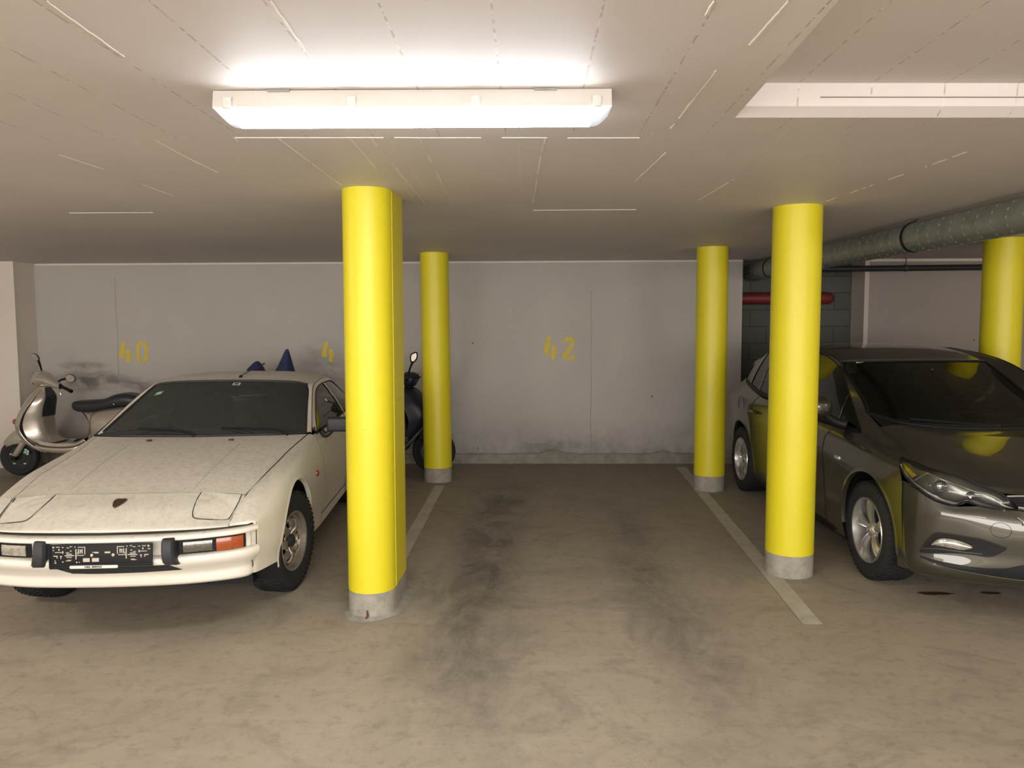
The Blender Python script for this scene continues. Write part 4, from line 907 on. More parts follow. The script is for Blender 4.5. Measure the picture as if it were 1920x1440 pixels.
# side: rail and belt curves
RAIL = [(-.70, .737, .880), (-1.03, .676, 1.040), (-1.30, .632, 1.150), (-1.50, .625, 1.188), (-1.75, .628, 1.195), (-2.08, .618, 1.175), (-2.55, .605, 1.06), (-3.05, .60, .912)]
WE = [(-.675, .702, .884), (-1.02, .642, 1.034), (-1.245, .607, 1.125), (-1.345, .587, 1.178), (-1.52, .602, 1.198), (-1.76, .607, 1.202), (-2.08, .597, 1.185), (-2.55, .587, 1.07), (-3.05, .582, .915)]
BELT = [(-.70, .760, .868), (-1.2, .765, .875), (-1.88, .765, .888), (-2.5, .745, .900), (-3.05, .69, .900)]
Rl, We, Be = catmull(RAIL, 80), catmull(WE, 80), catmull(BELT, 80)
for sg in (1, -1):
    q = (lambda A_: A_) if sg > 0 else mir
    MB().grid(q(np.array([We, (We * .4 + Rl * .6) + [0, .002, .006], Rl]))).build('roof_pillar', 'cream', c)
    MB().tube(q(Rl + [0, .002, 0]), .0028, 6).build('panel_gap', 'seam', c)
    def sp(s_, b):   # b 0 belt .. 1 rail at station s
        i = int(np.argmin(abs(Rl[:, 0] - s_))); j = int(np.argmin(abs(Be[:, 0] - s_)))
        return Be[j] * (1 - b) + Rl[i] * b + np.array([0, .012 * sin(pi * b), 0])
    ss = np.linspace(-.72, -3.0, 70)
    G = np.array([[sp(s_, b) for s_ in ss] for b in np.linspace(0, 1, 8)]); MB().grid(q(G)).build('side_window', 'glass_side', c)
    # belt shoulder closing the flank to the glass
    MB().grid(q(np.array([[sp(s_, 0) + [0, .004, -.006] for s_ in ss], [sp(s_, 0) + [0, .006, .012] for s_ in ss]]))).build('belt_moulding', 'guard', c)
    def band(fa, fb, mat, name, lift):
        A_ = np.array(fa) + [0, lift, 0]; B_ = np.array(fb) + [0, lift, 0]; return MB().grid(q(np.array([A_, B_]))).build(name, mat, c)
    top = [sp(s_, 1.0) for s_ in np.linspace(-.76, -2.9, 60)]; top2 = [sp(s_, 1 - .034 / max(.05, np.linalg.norm(sp(s_, 1) - sp(s_, 0)))) if np.linalg.norm(sp(s_, 1) - sp(s_, 0)) > .04 else sp(s_, .3) for s_ in np.linspace(-.76, -2.9, 60)]
    band(top, top2, 'cream', 'window_frame', .004)
    MB().tube(q(np.array(top2) + [0, .004, 0]), .005, 6).build('window_seal', 'guard', c)
    # door post: leaning rearwards towards the bottom
    pa = [sp(-1.60 - .28 * (1 - t_) ** 1.0, t_) for t_ in np.linspace(0, .9, 14)]; pb = [p + [-.05, 0, 0] for p in pa]
    band(pa, pb, 'cream', 'door_post', .006); band([p + [.018, 0, 0] for p in pa], pa, 'guard', 'window_seal', .005); band([p + [-.05, 0, 0] for p in pa], [p + [-.066, 0, 0] for p in pa], 'guard', 'window_seal', .005)
    fa = [sp(-.83 - .0 * t_, t_ * .9) for t_ in np.linspace(0, 1, 8)]
    # mirror
    if sg > 0:
        e = bpy.data.objects.new('door_mirror', None); COL.objects.link(e); e.parent = c
        MB().box((-.86, sg * .900, .918), (.075, .165, .105), None, .018).build('mirror_shell', 'guard', e)
        MB().tube([(-.85, sg * .775, .875), (-.86, sg * .80, .84), (-.865, sg * .84, .865), (-.86, sg * .86, .90)], [.020, .022, .020, .016], 10, n=12).build('mirror_arm', 'guard', e)
        MB().box((-.899, sg * .900, .918), (.004, .140, .085), None, .002).build('mirror_glass', 'chrome', e)
# wipers
for (la, lb) in ((-.30, -.62), (.32, -.12)):
    e = bpy.data.objects.new('wiper', None); COL.objects.link(e); e.parent = c
    ys = np.linspace(la + (.24 if la > 0 else .24), lb + .0, 10)
    P1 = [(-.53 - .055 * sin(pi * t_) - .03 * t_, y_, .905 + .026 * sin(pi * t_) + .010 * t_) for t_, y_ in zip(np.linspace(0, 1, 10), np.linspace(la + .25, lb, 10))]
    MB().tube(P1, .0055, 6).build('blade', 'guard', e)
    MB().tube([(-.49, la + .30, .897), (-.54, la + .18, .925), (-.59, (la + lb) / 2 + .05, .937)], [.009, .007, .006], 6, n=10).build('arm', 'black', e)
# aerial
e = bpy.data.objects.new('aerial', None); COL.objects.link(e); e.parent = c
MB().tube([(-1.36, .065, 1.222), (-1.37, .067, 1.245)], [.018, .010], 12).build('aerial_base', 'black', e); MB().tube([(-1.37, .068, 1.245), (-1.52, .20, 1.325)], .0035, 6).build('rod', 'guard', e)
MB().tube([(-1.51, .19, 1.32), (-1.53, .21, 1.331)], .006, 8).build('rod_tip', 'guard', e)
# stickers behind the glass
def sticker(s_, l_, w_, h_, mats, GWx):
    e = bpy.data.objects.new('windscreen_sticker', None); COL.objects.link(e); e.parent = c
    for k, (mt, f) in enumerate(mats):
        g = np.array([drape([(s_ + a_ * h_ * f, l_ + b_ * w_ * f) for b_ in (-.5, 0, .5)], GWx, .004 + .0015 * k) for a_ in (-.5, 0, .5)]); MB().grid(g if l_ > 0 else g).build('sticker_layer', mt, e)
sticker(-1.185, .085, .055, .045, (('sticker', 1), ('foglens', .55)), GW)
GWm = mir(GW); sticker(-1.14, -.475, .06, .055, (('stickergreen', 1), ('sticker', .6)), GWm)
# interior
it = bpy.data.objects.new('cabin', None); COL.objects.link(it); it.parent = c
MB().box((-.82, 0, .80), (.30, 1.36, .18), None, .05).build('dashboard', 'interior', it)
for l_ in (-.36, .36):
    MB().box((-1.45, l_, .50), (.50, .50, .16), None, .06).box((-1.72, l_, .78), (.14, .48, .58), [[cos(.25), 0, -sin(.25)], [0, 1, 0], [sin(.25), 0, cos(.25)]], .06).box((-1.83, l_, 1.08), (.09, .26, .17), None, .04).build('seat', 'seatcloth', it)
G = [(-1.12 + .06 * sin(a) * .5, .36 + .185 * cos(a), .86 + .17 * sin(a)) for a in np.linspace(0, 2 * pi, 30)]; MB().tube(G, .012, 8, cap=False).tube([G[0], G[15]], .01, 6).build('steering_wheel', 'greytrim', it)
MB().box((-1.13, .02, 1.135), (.02, .20, .06), None, .008).build('rear_view_mirror', 'interior', it)
MB().box((-2.4, 0, .62), (1.4, 1.2, .1), None, .03).box((-1.3, 0, .32), (1.6, 1.3, .1)).build('cabin_floor', 'interior', it)
for s_, t_ in ((0.01, 'f'), (-2.40, 'r')):
    for sg in (1, -1):
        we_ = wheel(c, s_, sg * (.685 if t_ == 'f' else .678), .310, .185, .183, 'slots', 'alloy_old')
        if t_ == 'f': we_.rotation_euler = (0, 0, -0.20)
# ------------------------------------------------------------------ dark hatchback
HAT = thing('hatchback_car', 'dark grey brown metallic hatchback parked on the right with nose towards the aisle', 'car', (2.88, 5.045, 0), 0.058 - pi / 2)
c = HAT
q2 = lambda sg: ((lambda A_: np.array(A_)) if sg > 0 else mir)
HR = [[(.875, 0, .722), (.80, 0, .785), (.5, 0, .862), (.15, 0, .915), (-.13, 0, .940)],
      [(.857, .25, .722), (.785, .25, .783), (.48, .27, .860), (.12, .28, .915), (-.16, .29, .942)],
      [(.828, .42, .722), (.745, .44, .778), (.45, .48, .862), (.08, .51, .918), (-.27, .52, .955)],
      [(.79, .515, .724), (.70, .58, .772), (.44, .62, .842), (.10, .66, .880), (-.30, .66, .935)],
      [(.745, .578, .748), (.62, .70, .790), (.47, .755, .812), (.24, .775, .828), (-.02, .765, .860), (-.32, .755, .895)]]
GH = loft(HR, 60, 40); MB().both(GH).build('bonnet', 'dark', c)
U_ = [(.80, .442, .632), (.812, .485, .675), (.79, .515, .716), (.74, .582, .748), (.68, .665, .784), (.58, .745, .805), (.43, .800, .822), (.285, .805, .836)]
LO = [(.80, .442, .632), (.775, .53, .632), (.735, .600, .640), (.70, .66, .655), (.672, .715, .628), (.615, .785, .646), (.55, .835, .685), (.46, .860, .735), (.36, .852, .795), (.285, .805, .836)]
S = {0: [(.285, .806, .835), (.22, .785, .832), (-.02, .768, .860), (-.32, .758, .895), (-.62, .785, .915)],
     1: [(.350, .852, .797), (.2, .852, .806), (-.05, .855, .826), (-.32, .862, .838), (-.64, .872, .850)],
     2: [(.420, .876, .745), (.2, .888, .725), (-.05, .896, .722), (-.32, .894, .735), (-.66, .893, .755)],
     3: [(.450, .884, .690), (.2, .903, .660), (-.05, .905, .655), (-.32, .900, .665), (-.66, .894, .680)],
     4: [(.46, .8885, .58), (.2, .905, .56), (-.05, .905, .55), (-.32, .897, .55), (-.66, .882, .55)],
     5: [(.48, .889, .42), (.2, .898, .42), (-.05, .895, .40), (-.32, .885, .39), (-.66, .868, .38)],
     6: [(.50, .884, .30), (.2, .885, .28), (-.05, .880, .27), (-.32, .872, .26), (-.66, .858, .25)],
     7: [(.51, .865, .22), (.2, .865, .19), (-.05, .865, .18), (-.32, .862, .18), (-.66, .845, .17)]}
GS = loft([S[k] for k in range(8)], 90, 50); ARD = (.035, .318, .378)
def hz(k, s_):
    b = {0: (.785, .915), 1: (.872, .850), 2: (.893, .755), 3: (.894, .680), 4: (.882, .55), 5: (.868, .38), 6: (.858, .25), 7: (.845, .17)}[k]
    t = (-.66 - s_); e = max(0, (-2.55 - s_)) / .9
    l_, z_ = b
    if k <= 3: z_ += (.075 if k == 0 else .055) * min(1, t / 2.0) + (.06 * max(0, (t - 1.6)) if k == 0 else .02 * max(0, t - 1.6))
    if k == 0: l_ += .022 * min(1, t / .5) - .04 * max(0, t - 1.2)
    l_ -= (.13 if k else .16) * e ** 2
    if k >= 6: z_ += .12 * e
    return l_, z_
def hflank(s0, s1, first=False):
    rows = []
    for k in range(8):
        rows.append([(S[k][-1] if (first and i == 0) else (s_,) + hz(k, s_)) for i, s_ in enumerate(np.linspace(S[k][-1][0] if first else s0, s1, 7))])
    return loft(rows, 60, 40)
for sg in (-1, 1):
    q = q2(sg)
    m = MB().grid(q(GS)); m.cut_circle(*ARD); m.build('front_wing', 'dark', c)
    lip(c, side_fn(q(GS)), *ARD, 'dark', .022, -.1, pi + .1); well(c, ARD[0], ARD[1], ARD[2] + .004, sg * .86, sg * .5)
    A1 = hflank(0, -1.58, True); MB().grid(q(A1)).build('front_door', 'dark', c)
    A2 = hflank(-1.58, -2.32); MB().grid(q(A2)).build('rear_door', 'dark', c)
    A3 = hflank(-2.32, -3.38); m = MB().grid(q(A3)); m.cut_circle(-2.655, .318, .375); m.build('rear_quarter', 'dark', c)
    lip(c, side_fn(q(A3)), -2.655, .318, .375, 'dark', .02, -.1, pi + .1); well(c, -2.655, .318, .379, sg * .84, sg * .5)
    for s_ in (-1.58, -2.32): seam(c, [(s_, sg * (hz(k, s_)[0] + .001), hz(k, s_)[1]) for k in range(8)], .0028, 40)
    seam(c, [(S[k][-1][0], sg * (S[k][-1][1] + .001), S[k][-1][2]) for k in range(8)], .0028, 40)
    seam(c, q([(p[0], p[1] + .002, p[2] + .001) for p in HR[4][2:]]), .0032, 40)
    # swage line along the doors
    f = side_fn(q(GS)); A = side_fn(q(A1)); B2 = side_fn(q(A2))
    MB().tube([(s_, A(s_, .735 + .04 * (-s_ - .7)) + sg * .000, .735 + .04 * (-s_ - .7)) for s_ in np.linspace(-.72, -1.55, 14)], .006, 6).build('swage_line', 'dark', c)
    # side repeater on the wing
    e = bpy.data.objects.new('side_repeater', None); COL.objects.link(e); e.parent = c
    MB().box((-.40, f(-.40, .715) + sg * .002, .715), (.085, .008, .026), None, .003).build('surround', 'alloy', e); MB().box((-.40, f(-.40, .715) + sg * .006, .715), (.055, .006, .014), None, .002).build('lens', 'white', e)
    for s_ in (-1.45, -2.20): MB().tube([(s_ - .10, sg * .90, .83), (s_ - .06, sg * .925, .832), (s_ + .06, sg * .925, .832), (s_ + .10, sg * .90, .83)], .012, 8, n=14).build('door_handle', 'dark', c)
    MB().tube([(s_, sg * .80, .20) for s_ in (-.4, -2.3)], .06, 10).build('sill', 'black', c)
    if sg < 0: MB().tube([( -2.62 + .085 * cos(a), side_fn(q(A3))(-2.62, .86) - .002, .86 + .075 * sin(a)) for a in np.linspace(0, 2 * pi, 40)], .0025, 5).build('fuel_flap_gap', 'seam', c)
# bumper
BR = [[(.89, 0, .565), (.88, .2, .585), (.845, .37, .615), (.80, .445, .630), (.735, .600, .638), (.672, .715, .626), (.615, .785, .644), (.55, .835, .683), (.46, .868, .716), (.42, .880, .722)],
      [(.90, 0, .53), (.888, .2, .54), (.855, .37, .56), (.82, .455, .572), (.76, .600, .580), (.695, .71, .578), (.63, .79, .588), (.56, .842, .61), (.48, .873, .64), (.430, .886, .655)],
      [(.905, 0, .46), (.895, .2, .47), (.862, .37, .485), (.83, .46, .49), (.77, .600, .49), (.70, .71, .49), (.635, .795, .495), (.57, .848, .50), (.50, .878, .505), (.455, .888, .51)],
      [(.905, 0, .38), (.895, .2, .385), (.862, .37, .39), (.83, .46, .39), (.77, .600, .385), (.70, .71, .375), (.635, .80, .365), (.58, .852, .36), (.52, .882, .36), (.475, .888, .37)],
      [(.90, 0, .31), (.89, .2, .31), (.862, .37, .31), (.83, .47, .305), (.77, .615, .295), (.70, .735, .285), (.64, .815, .28), (.58, .860, .275), (.53, .882, .275), (.495, .884, .28)],
      [(.885, 0, .245), (.875, .2, .245), (.848, .37, .245), (.815, .47, .24), (.755, .61, .235), (.69, .725, .23), (.63, .80, .228), (.58, .845, .228), (.54, .865, .23), (.505, .870, .235)],
      [(.83, 0, .205), (.82, .2, .205), (.795, .37, .205), (.765, .47, .205), (.71, .60, .205), (.65, .70, .205), (.60, .77, .205), (.56, .81, .205), (.53, .83, .21), (.50, .84, .215)]]
GB = loft(BR, 110, 70)
MB().both(GB).build('front_bumper', 'dark', c)
def bat(u, v):
    """point on bumper grid, u 0 centre..1 arch, v 0 top..1 bottom"""
    j = v * 69; i = u * 109; j0, i0 = min(int(j), 68), min(int(i), 108); a, b = j - j0, i - i0
    return (GB[j0, i0] * (1 - a) * (1 - b) + GB[j0 + 1, i0] * a * (1 - b) + GB[j0, i0 + 1] * (1 - a) * b + GB[j0 + 1, i0 + 1] * a * b)
def bfind(l_, z_):
    F = GB.reshape(-1, 3); d = (F[:, 1] - l_) ** 2 + (F[:, 2] - z_) ** 2; i = np.argsort(d)[:4]; w = 1 / (d[i] + 1e-7); p = (F[i] * w[:, None]).sum(0) / w.sum(); return np.array([p[0], l_, z_])
def bpatch(top, bot, off, mat, name, parent, sg, n=30, mid=0.0, dz_=0.0, rows=7):
    T_, B_ = catmull(top, n), catmull(bot, n); G = []
    for t_ in np.linspace(0, 1, rows):
        r = []
        for k in range(n):
            l_, z_ = T_[k] * (1 - t_) + B_[k] * t_; p = bfind(l_, z_); r.append(p + np.array([.80, .60, 0]) * (off + mid * sin(pi * t_)))
        G.append(r)
    G = np.array(G); return MB().grid(q2(sg)(G)).build(name, mat, parent)
for sg in (-1, 1):
    fe = bpy.data.objects.new('fog_light', None); COL.objects.link(fe); fe.parent = c
    top = [(.845, .352), (.822, .418), (.790, .466), (.745, .474), (.66, .470), (.595, .464), (.50, .432)]
    bot = [(.845, .345), (.80, .352), (.76, .362), (.70, .372), (.64, .376), (.56, .378), (.50, .425)]
    bpatch(top, bot, .004, 'black', 'fog_surround', fe, sg)
    tp = [(.800, .408), (.775, .440), (.735, .450), (.68, .442), (.64, .425)]; bt = [(.800, .400), (.765, .402), (.72, .400), (.68, .398), (.64, .412)]
    bpatch(tp, bt, .012, 'foglens_clear', 'fog_lens', fe, sg, 20, .010)
    bpatch([(.835, .375), (.78, .388), (.70, .390), (.60, .392)], [(.835, .371), (.78, .383), (.70, .384), (.60, .387)], .010, 'greytrim', 'fog_trim', fe, sg, 20)
    seam(c, q2(sg)([bfind(a, b) + np.array([.002, .0015, 0]) for a, b in top]), .004, 40, name='fog_gap')
    # black lower mouth sweeping up beside the fog light
    bpatch([(.845, .328), (.75, .318), (.62, .312), (.50, .322), (.40, .352), (.2, .36), (0, .362)], [(.845, .322), (.75, .296), (.62, .284), (.50, .276), (.40, .272), (.2, .27), (0, .27)], .009, 'black', 'lower_grille', c, sg)
    MB().tube(q2(sg)([bfind(a, b) + np.array([.006, .004, 0]) for a, b in ((.855, .330), (.75, .292), (.62, .278), (.50, .269), (.40, .265), (.2, .262), (0, .262))]), .0035, 8, n=60).build('lip_trim', 'dark', c)
    # round tow cover outline and bumper seam to the wing
    if sg < 0:
        MB().tube(q2(sg)([bfind(.525 + .045 * cos(a), .525 + .040 * sin(a)) + [.001, .001, 0] for a in np.linspace(0, 2 * pi, 40)]), .0012, 5).build('tow_eye_gap', 'seam', c)
    seam(c, q2(sg)([(.415, .884, .722), (.47, .870, .718), (.535, .838, .700)]), .0028, 20)
    # bright reflection beside the grille, imitated with a chrome sliver
    MB().tube(q2(sg)([bfind(.452, .600) + [.012, .004, 0], bfind(.428, .578) + [.014, .006, 0], bfind(.432, .560) + [.012, .005, 0]]), [.004, .006, .003], 8, n=12).build('reflection_sliver', 'chrome', c)
# grille between the lamps
GG = loft([[(.868, 0, .715), (.85, .25, .715), (.82, .42, .712), (.792, .50, .705)], [(.875, 0, .64), (.86, .25, .645), (.825, .38, .65), (.80, .45, .655)], [(.875, 0, .57), (.862, .25, .59), (.825, .38, .615), (.80, .44, .632)]], 30, 10)
g = bpy.data.objects.new('front_grille', None); COL.objects.link(g); g.parent = c
MB().both(GG).build('grille_mesh', 'black', g)
for t_, r_ in ((.36, .004), (.62, .004)): MB().both(GG[:1]) if False else MB().tube(np.concatenate([mir(GG[int(t_ * 9)])[::-1], GG[int(t_ * 9)]]) + [.006, 0, 0], r_, 6).build('grille_bar', 'blackgloss', g)
MB().tube(np.concatenate([mir(GG[0])[::-1], GG[0]]) + [.006, 0, .004], .005, 8).build('grille_chrome_edge', 'alloy', g)
MB().tube(np.concatenate([mir(GG[5])[::-1], GG[5]]) + [.010, 0, 0], .010, 8).build('grille_chrome_bar', 'chrome', g)
MB().lathe([(.052, 0), (.060, .006), (.066, 0)], (.888, 0, .655), 'x', 40).tube([(.893, -.06, .665), (.895, -.01, .655), (.895, .01, .655), (.893, .06, .645)], .006, 6).build('ring_badge', 'chrome', g)
# headlights
Uc, Lc = catmull(U_, 40), catmull(LO, 40)
for sg in (-1, 1):
    q = q2(sg); h = bpy.data.objects.new('headlight', None); COL.objects.link(h); h.parent = c
    out = np.array([.62, .70, .15])
    G = np.array([Uc * (1 - t_) + Lc * t_ + out * (.030 * sin(pi * t_)) * np.sin(np.linspace(0, pi, 40))[:, None] ** .5 for t_ in np.linspace(0, 1, 10)])
    MB().grid(q(G)).build('lens_cover', 'clear', h)
    ins = np.array([-.055, -.040, 0]); Gi = np.array([Uc * (1 - t_) + Lc * t_ + ins * (sin(pi * t_) ** .35) * np.sin(np.linspace(0, pi, 40))[:, None] ** .4 for t_ in np.linspace(0, 1, 12)])
    MB().grid(q(Gi)).build('lamp_housing', 'reflector', h)
    def hp(u, t_, d=-.03):
        i = int(u * 39); s_ = sin(pi * t_) ** .35 * sin(pi * i / 39) ** .4; return Uc[i] * (1 - t_) + Lc[i] * t_ + np.array([1, .73, 0]) * d * s_
    MB().tube(q([hp(u, .90, -.012) for u in np.linspace(.10, .90, 24)]), .0085, 8).build('running_light_strip', 'alloy', h)
    MB().tube(q([hp(u, .30, -.018) for u in np.linspace(.18, .76, 16)]), .0055, 8).build('bright_bar', 'chrome', h)
    MB().tube(q([hp(.76, t_, -.015) for t_ in np.linspace(.25, .88, 8)]), .004, 6).build('reflector_edge', 'chrome', h)
    for u, t_, r_ in ((.62, .58, .030), (.42, .60, .024)):
        p = q(np.array([hp(u, t_, -.040)]))[0]; 
        m = MB(); d = np.array([.86, .5 * sg, -.02]); m.tube([p - d * .01, p + d * .012, p + d * .020], [r_, r_, r_ * .9], 24); m.build('projector', 'greytrim', h)
        m = MB(); m.tube([p + d * .018, p + d * .026, p + d * .031], [r_ * .8, r_ * .55, r_ * .1], 20); m.build('projector_lens', 'chrome', h)
    G = np.array([[hp(u, t_, -.02) for u in np.linspace(.78, .90, 8)] for t_ in np.linspace(.62, .94, 5)]); MB().grid(q(G)).build('painted_reflection', simple('amber_column_reflection', (.55, .38, .03), .25, .3, coat=.5) if sg < 0 else 'orange', h)  # stands for the yellow column's reflection, painted as a coloured patch
    MB().tube(q(np.concatenate([Uc, Lc[::-1]]) - [.001, 0, 0]), .0045, 6).build('lamp_gap', 'black', h)
# glasshouse
W = [[(-.13, 0, .944), (-.17, .28, .946), (-.29, .50, .962), (-.42, .60, .985), (-.50, .645, 1.005)],
     [(-.36, 0, 1.048), (-.40, .27, 1.047), (-.49, .47, 1.052), (-.58, .565, 1.062), (-.64, .612, 1.075)],
     [(-.72, 0, 1.212), (-.75, .26, 1.208), (-.81, .45, 1.202), (-.87, .54, 1.203), (-.90, .590, 1.206)],
     [(-1.05, 0, 1.345), (-1.07, .25, 1.342), (-1.10, .42, 1.338), (-1.13, .51, 1.335), (-1.155, .562, 1.330)]]
GW = loft(W, 30, 30); MB().both(GW).build('windscreen', 'glass_new', c)
bd = np.concatenate([GW[0, ::-1] * [1, -1, 1], GW[0], GW[:, -1], GW[-1, ::-1], GW[-1] * [1, -1, 1], (GW[::-1, -1]) * [1, -1, 1]]); MB().tube(bd[::2], .010, 8).build('windscreen_seal', 'black', c)
# black ceramic edge at the foot of the screen and cowl
MB().both(loft([[tuple(p + [.0, 0, .002]) for p in GW[0, ::3]], [tuple(p + [0, 0, .002]) for p in GW[2, ::3]]], 30, 4)).build('screen_shade_band', 'blackgloss', c)
MB().both(np.array([GW[0] + [.012, 0, -.006], GH[:, -1][np.linspace(0, 27, 30).astype(int)] * [1, 1, 1] + [0, 0, -.004]])).build('cowl', 'black', c)
MB().tube(np.concatenate([GW[-1, ::-1] * [1, -1, 1], GW[-1]]) + [-.012, 0, .008], .004, 6).build('roof_edge_trim', 'alloy', c)
RAIL = [(-.34, .757, .893), (-.545, .722, 1.035), (-.755, .695, 1.205), (-.95, .665, 1.305), (-1.20, .640, 1.368), (-1.60, .628, 1.410), (-2.10, .615, 1.412), (-2.60, .600, 1.372), (-3.02, .570, 1.300)]
WE = [(-.505, .650, 1.006), (-.645, .620, 1.076), (-.90, .594, 1.208), (-1.05, .578, 1.275), (-1.158, .566, 1.333), (-1.60, .570, 1.412), (-2.10, .560, 1.425), (-2.60, .54, 1.390), (-3.05, .50, 1.315)]
BELT = [(-.34, .765, .890), (-.62, .795, .915), (-1.1, .815, .945), (-1.6, .818, .965), (-2.3, .800, .992), (-2.8, .752, 1.035), (-3.10, .69, 1.10)]
Rl, We, Be = catmull(RAIL, 90), catmull(WE, 90), catmull(BELT, 90)
RF = [[(-1.06, 0, 1.352), (-1.08, .25, 1.349), (-1.11, .42, 1.345), (-1.14, .51, 1.341), (-1.158, .565, 1.334)],
      [(-1.45, 0, 1.432), (-1.45, .25, 1.428), (-1.46, .40, 1.420), (-1.47, .50, 1.410), (-1.50, .568, 1.400)],
      [(-1.95, 0, 1.462), (-1.95, .25, 1.458), (-1.95, .40, 1.448), (-1.95, .50, 1.438), (-1.95, .562, 1.424)],
      [(-2.5, 0, 1.445), (-2.5, .25, 1.440), (-2.5, .40, 1.430), (-2.5, .49, 1.417), (-2.5, .548, 1.402)],
      [(-3.10, 0, 1.370), (-3.10, .25, 1.366), (-3.09, .38, 1.352), (-3.07, .45, 1.335), (-3.05, .502, 1.315)]]
MB().both(loft(RF, 30, 34)).build('roof', 'dark', c)
HG = [[(-3.12, 0, 1.362), (-3.12, .25, 1.357), (-3.10, .40, 1.335), (-3.06, .51, 1.305)], [(-3.28, 0, 1.20), (-3.28, .25, 1.195), (-3.25, .45, 1.18), (-3.16, .57, 1.16)], [(-3.42, 0, 1.03), (-3.41, .25, 1.028), (-3.37, .50, 1.02), (-3.25, .635, 1.00)]]
MB().both(loft(HG, 24, 14)).build('rear_window', 'glass_new', c)
TG = [HG[2], [(-3.46, 0, .95), (-3.45, .3, .95), (-3.40, .56, .94), (-3.33, .70, .93)], [(-3.48, 0, .70), (-3.47, .3, .70), (-3.44, .58, .69), (-3.38, .755, .68)], [(-3.47, 0, .42), (-3.46, .3, .42), (-3.43, .58, .42), (-3.37, .76, .42)], [(-3.40, 0, .26), (-3.39, .3, .26), (-3.37, .58, .27), (-3.33, .72, .29)]]
MB().both(loft(TG, 24, 24)).build('tailgate', 'dark', c)
for sg in (-1, 1):
    q = q2(sg)
    MB().grid(q(np.array([We, We * .5 + Rl * .5 + [0, .010, .010], Rl]))).build('roof_pillar', 'dark', c)
    # body between bonnet edge, windscreen corner and pillar foot
    MB().grid(q(loft([[(-.30, .66, .936), (-.36, .655, .955), (-.50, .650, 1.005)], [(-.31, .70, .915), (-.36, .705, .940), (-.50, .690, 1.010)], [(-.32, .757, .893), (-.36, .755, .905), (-.50, .735, .998)]], 12, 8))).build('pillar_foot', 'dark', c)
    MB().tube(q(Rl + [0, .002, 0]), .005, 6).build('window_seal', 'black', c)
    def sp(s_, b):
        i = int(np.argmin(abs(Rl[:, 0] - s_))); j = int(np.argmin(abs(Be[:, 0] - s_))); return Be[j] * (1 - b) + Rl[i] * b + np.array([0, .016 * sin(pi * b), 0])
    ss = np.linspace(-.36, -2.98, 80); G = np.array([[sp(s_, b) for s_ in ss] for b in np.linspace(0, 1, 8)]); MB().grid(q(G)).build('side_window', 'glass_new', c)
    MB().grid(q(np.array([[sp(s_, 0) + [0, .020, -.012] for s_ in ss], [sp(s_, 0) + [0, .010, .006] for s_ in ss], [sp(s_, 0) + [0, .004, .018] for s_ in ss]]))).build('belt_moulding', 'black', c)
    MB().grid(q(np.array([[sp(s_, 0) + [0, .0, .0] for s_ in ss], [(s_,) + (hz(0, s_) if s_ < -.66 else (float(np.interp(-s_, [.32, .66], [.758, .785])), float(np.interp(-s_, [.32, .66], [.895, .915])))) for s_ in ss]]))).build('door_shoulder', 'dark', c)
    for s0, s1, w_ in ((-.60, -.66, .022), (-1.62, -1.66, .075), (-2.36, -2.42, .07)):
        pa = [sp(s0 + (s1 - s0) * t_ , t_ * .99) for t_ in np.linspace(0, 1, 10)]; MB().grid(q(np.array([np.array(pa) + [0, .004, 0], np.array(pa) + [-w_, .004, 0]]))).build('door_post', 'blackgloss', c)
    pa = np.array([sp(s_, 0) for s_ in np.linspace(-.36, -.60, 6)]); pb = np.array([sp(s_, 1) * .9 + sp(s_, 0) * .1 for s_ in np.linspace(-.36, -.46, 6)])
    # quarter: rear pillar in body colour
    G = np.array([[sp(-2.72 - .30 * (1 - t_) * 0 - .02, t_) + [0, .006, 0] for t_ in np.linspace(0, 1, 8)], [sp(-2.86, t_) + [0, .006, 0] for t_ in np.linspace(0, 1, 8)], [sp(-3.0, t_) + [0, 0, 0] for t_ in np.linspace(0, 1, 8)], [(-3.20, .60 - .02 * t_ + .05 * (1 - t_), 1.04 + .20 * t_) for t_ in np.linspace(0, 1, 8)]])
    MB().grid(q(G)).build('rear_pillar', 'dark', c)
    G = loft([[(-3.02,) + hz(0, -3.02), (-3.20,) + hz(0, -3.20), (-3.36,) + hz(0, -3.36)], [(-3.0, .69, 1.10), (-3.16, .66, 1.06), (-3.30, .64, 1.0)]], 10, 6); MB().grid(q(G)).build('rear_shoulder', 'dark', c)
    e = bpy.data.objects.new('tail_lamp', None); COL.objects.link(e); e.parent = c
    G = loft([[(-3.14, .796, .90), (-3.26, .765, .90), (-3.38, .70, .895), (-3.43, .58, .885)], [(-3.12, .80, .82), (-3.26, .79, .80), (-3.40, .73, .795), (-3.455, .58, .79)]], 20, 6) + [-.004, .008, 0]; MB().grid(q(G)).build('tail_lens', 'red', e)
    G = loft([[(-3.38,) + hz(k, -3.38) for k in range(1, 8)], [(-3.42, hz(k, -3.38)[0] - .05, hz(k, -3.38)[1]) for k in range(1, 8)], [(-3.45, hz(k, -3.38)[0] - .16, hz(k, -3.38)[1]) for k in range(1, 8)]], 30, 8); MB().grid(q(G)).build('rear_corner', 'dark', c)
    # door mirror
    e = bpy.data.objects.new('door_mirror', None); COL.objects.link(e); e.parent = c
    G = []
    for t_, k in ((-.055, .55), (-.045, .85), (-.01, 1.0), (.03, .96), (.06, .75), (.075, .4)):
        G.append([(-.56 + t_, sg * (.995 + .115 * k * np.sign(cos(a)) * abs(cos(a)) ** .7), 1.045 + .078 * k * np.sign(sin(a)) * abs(sin(a)) ** .7) for a in np.linspace(0, 2 * pi, 28, endpoint=False)])
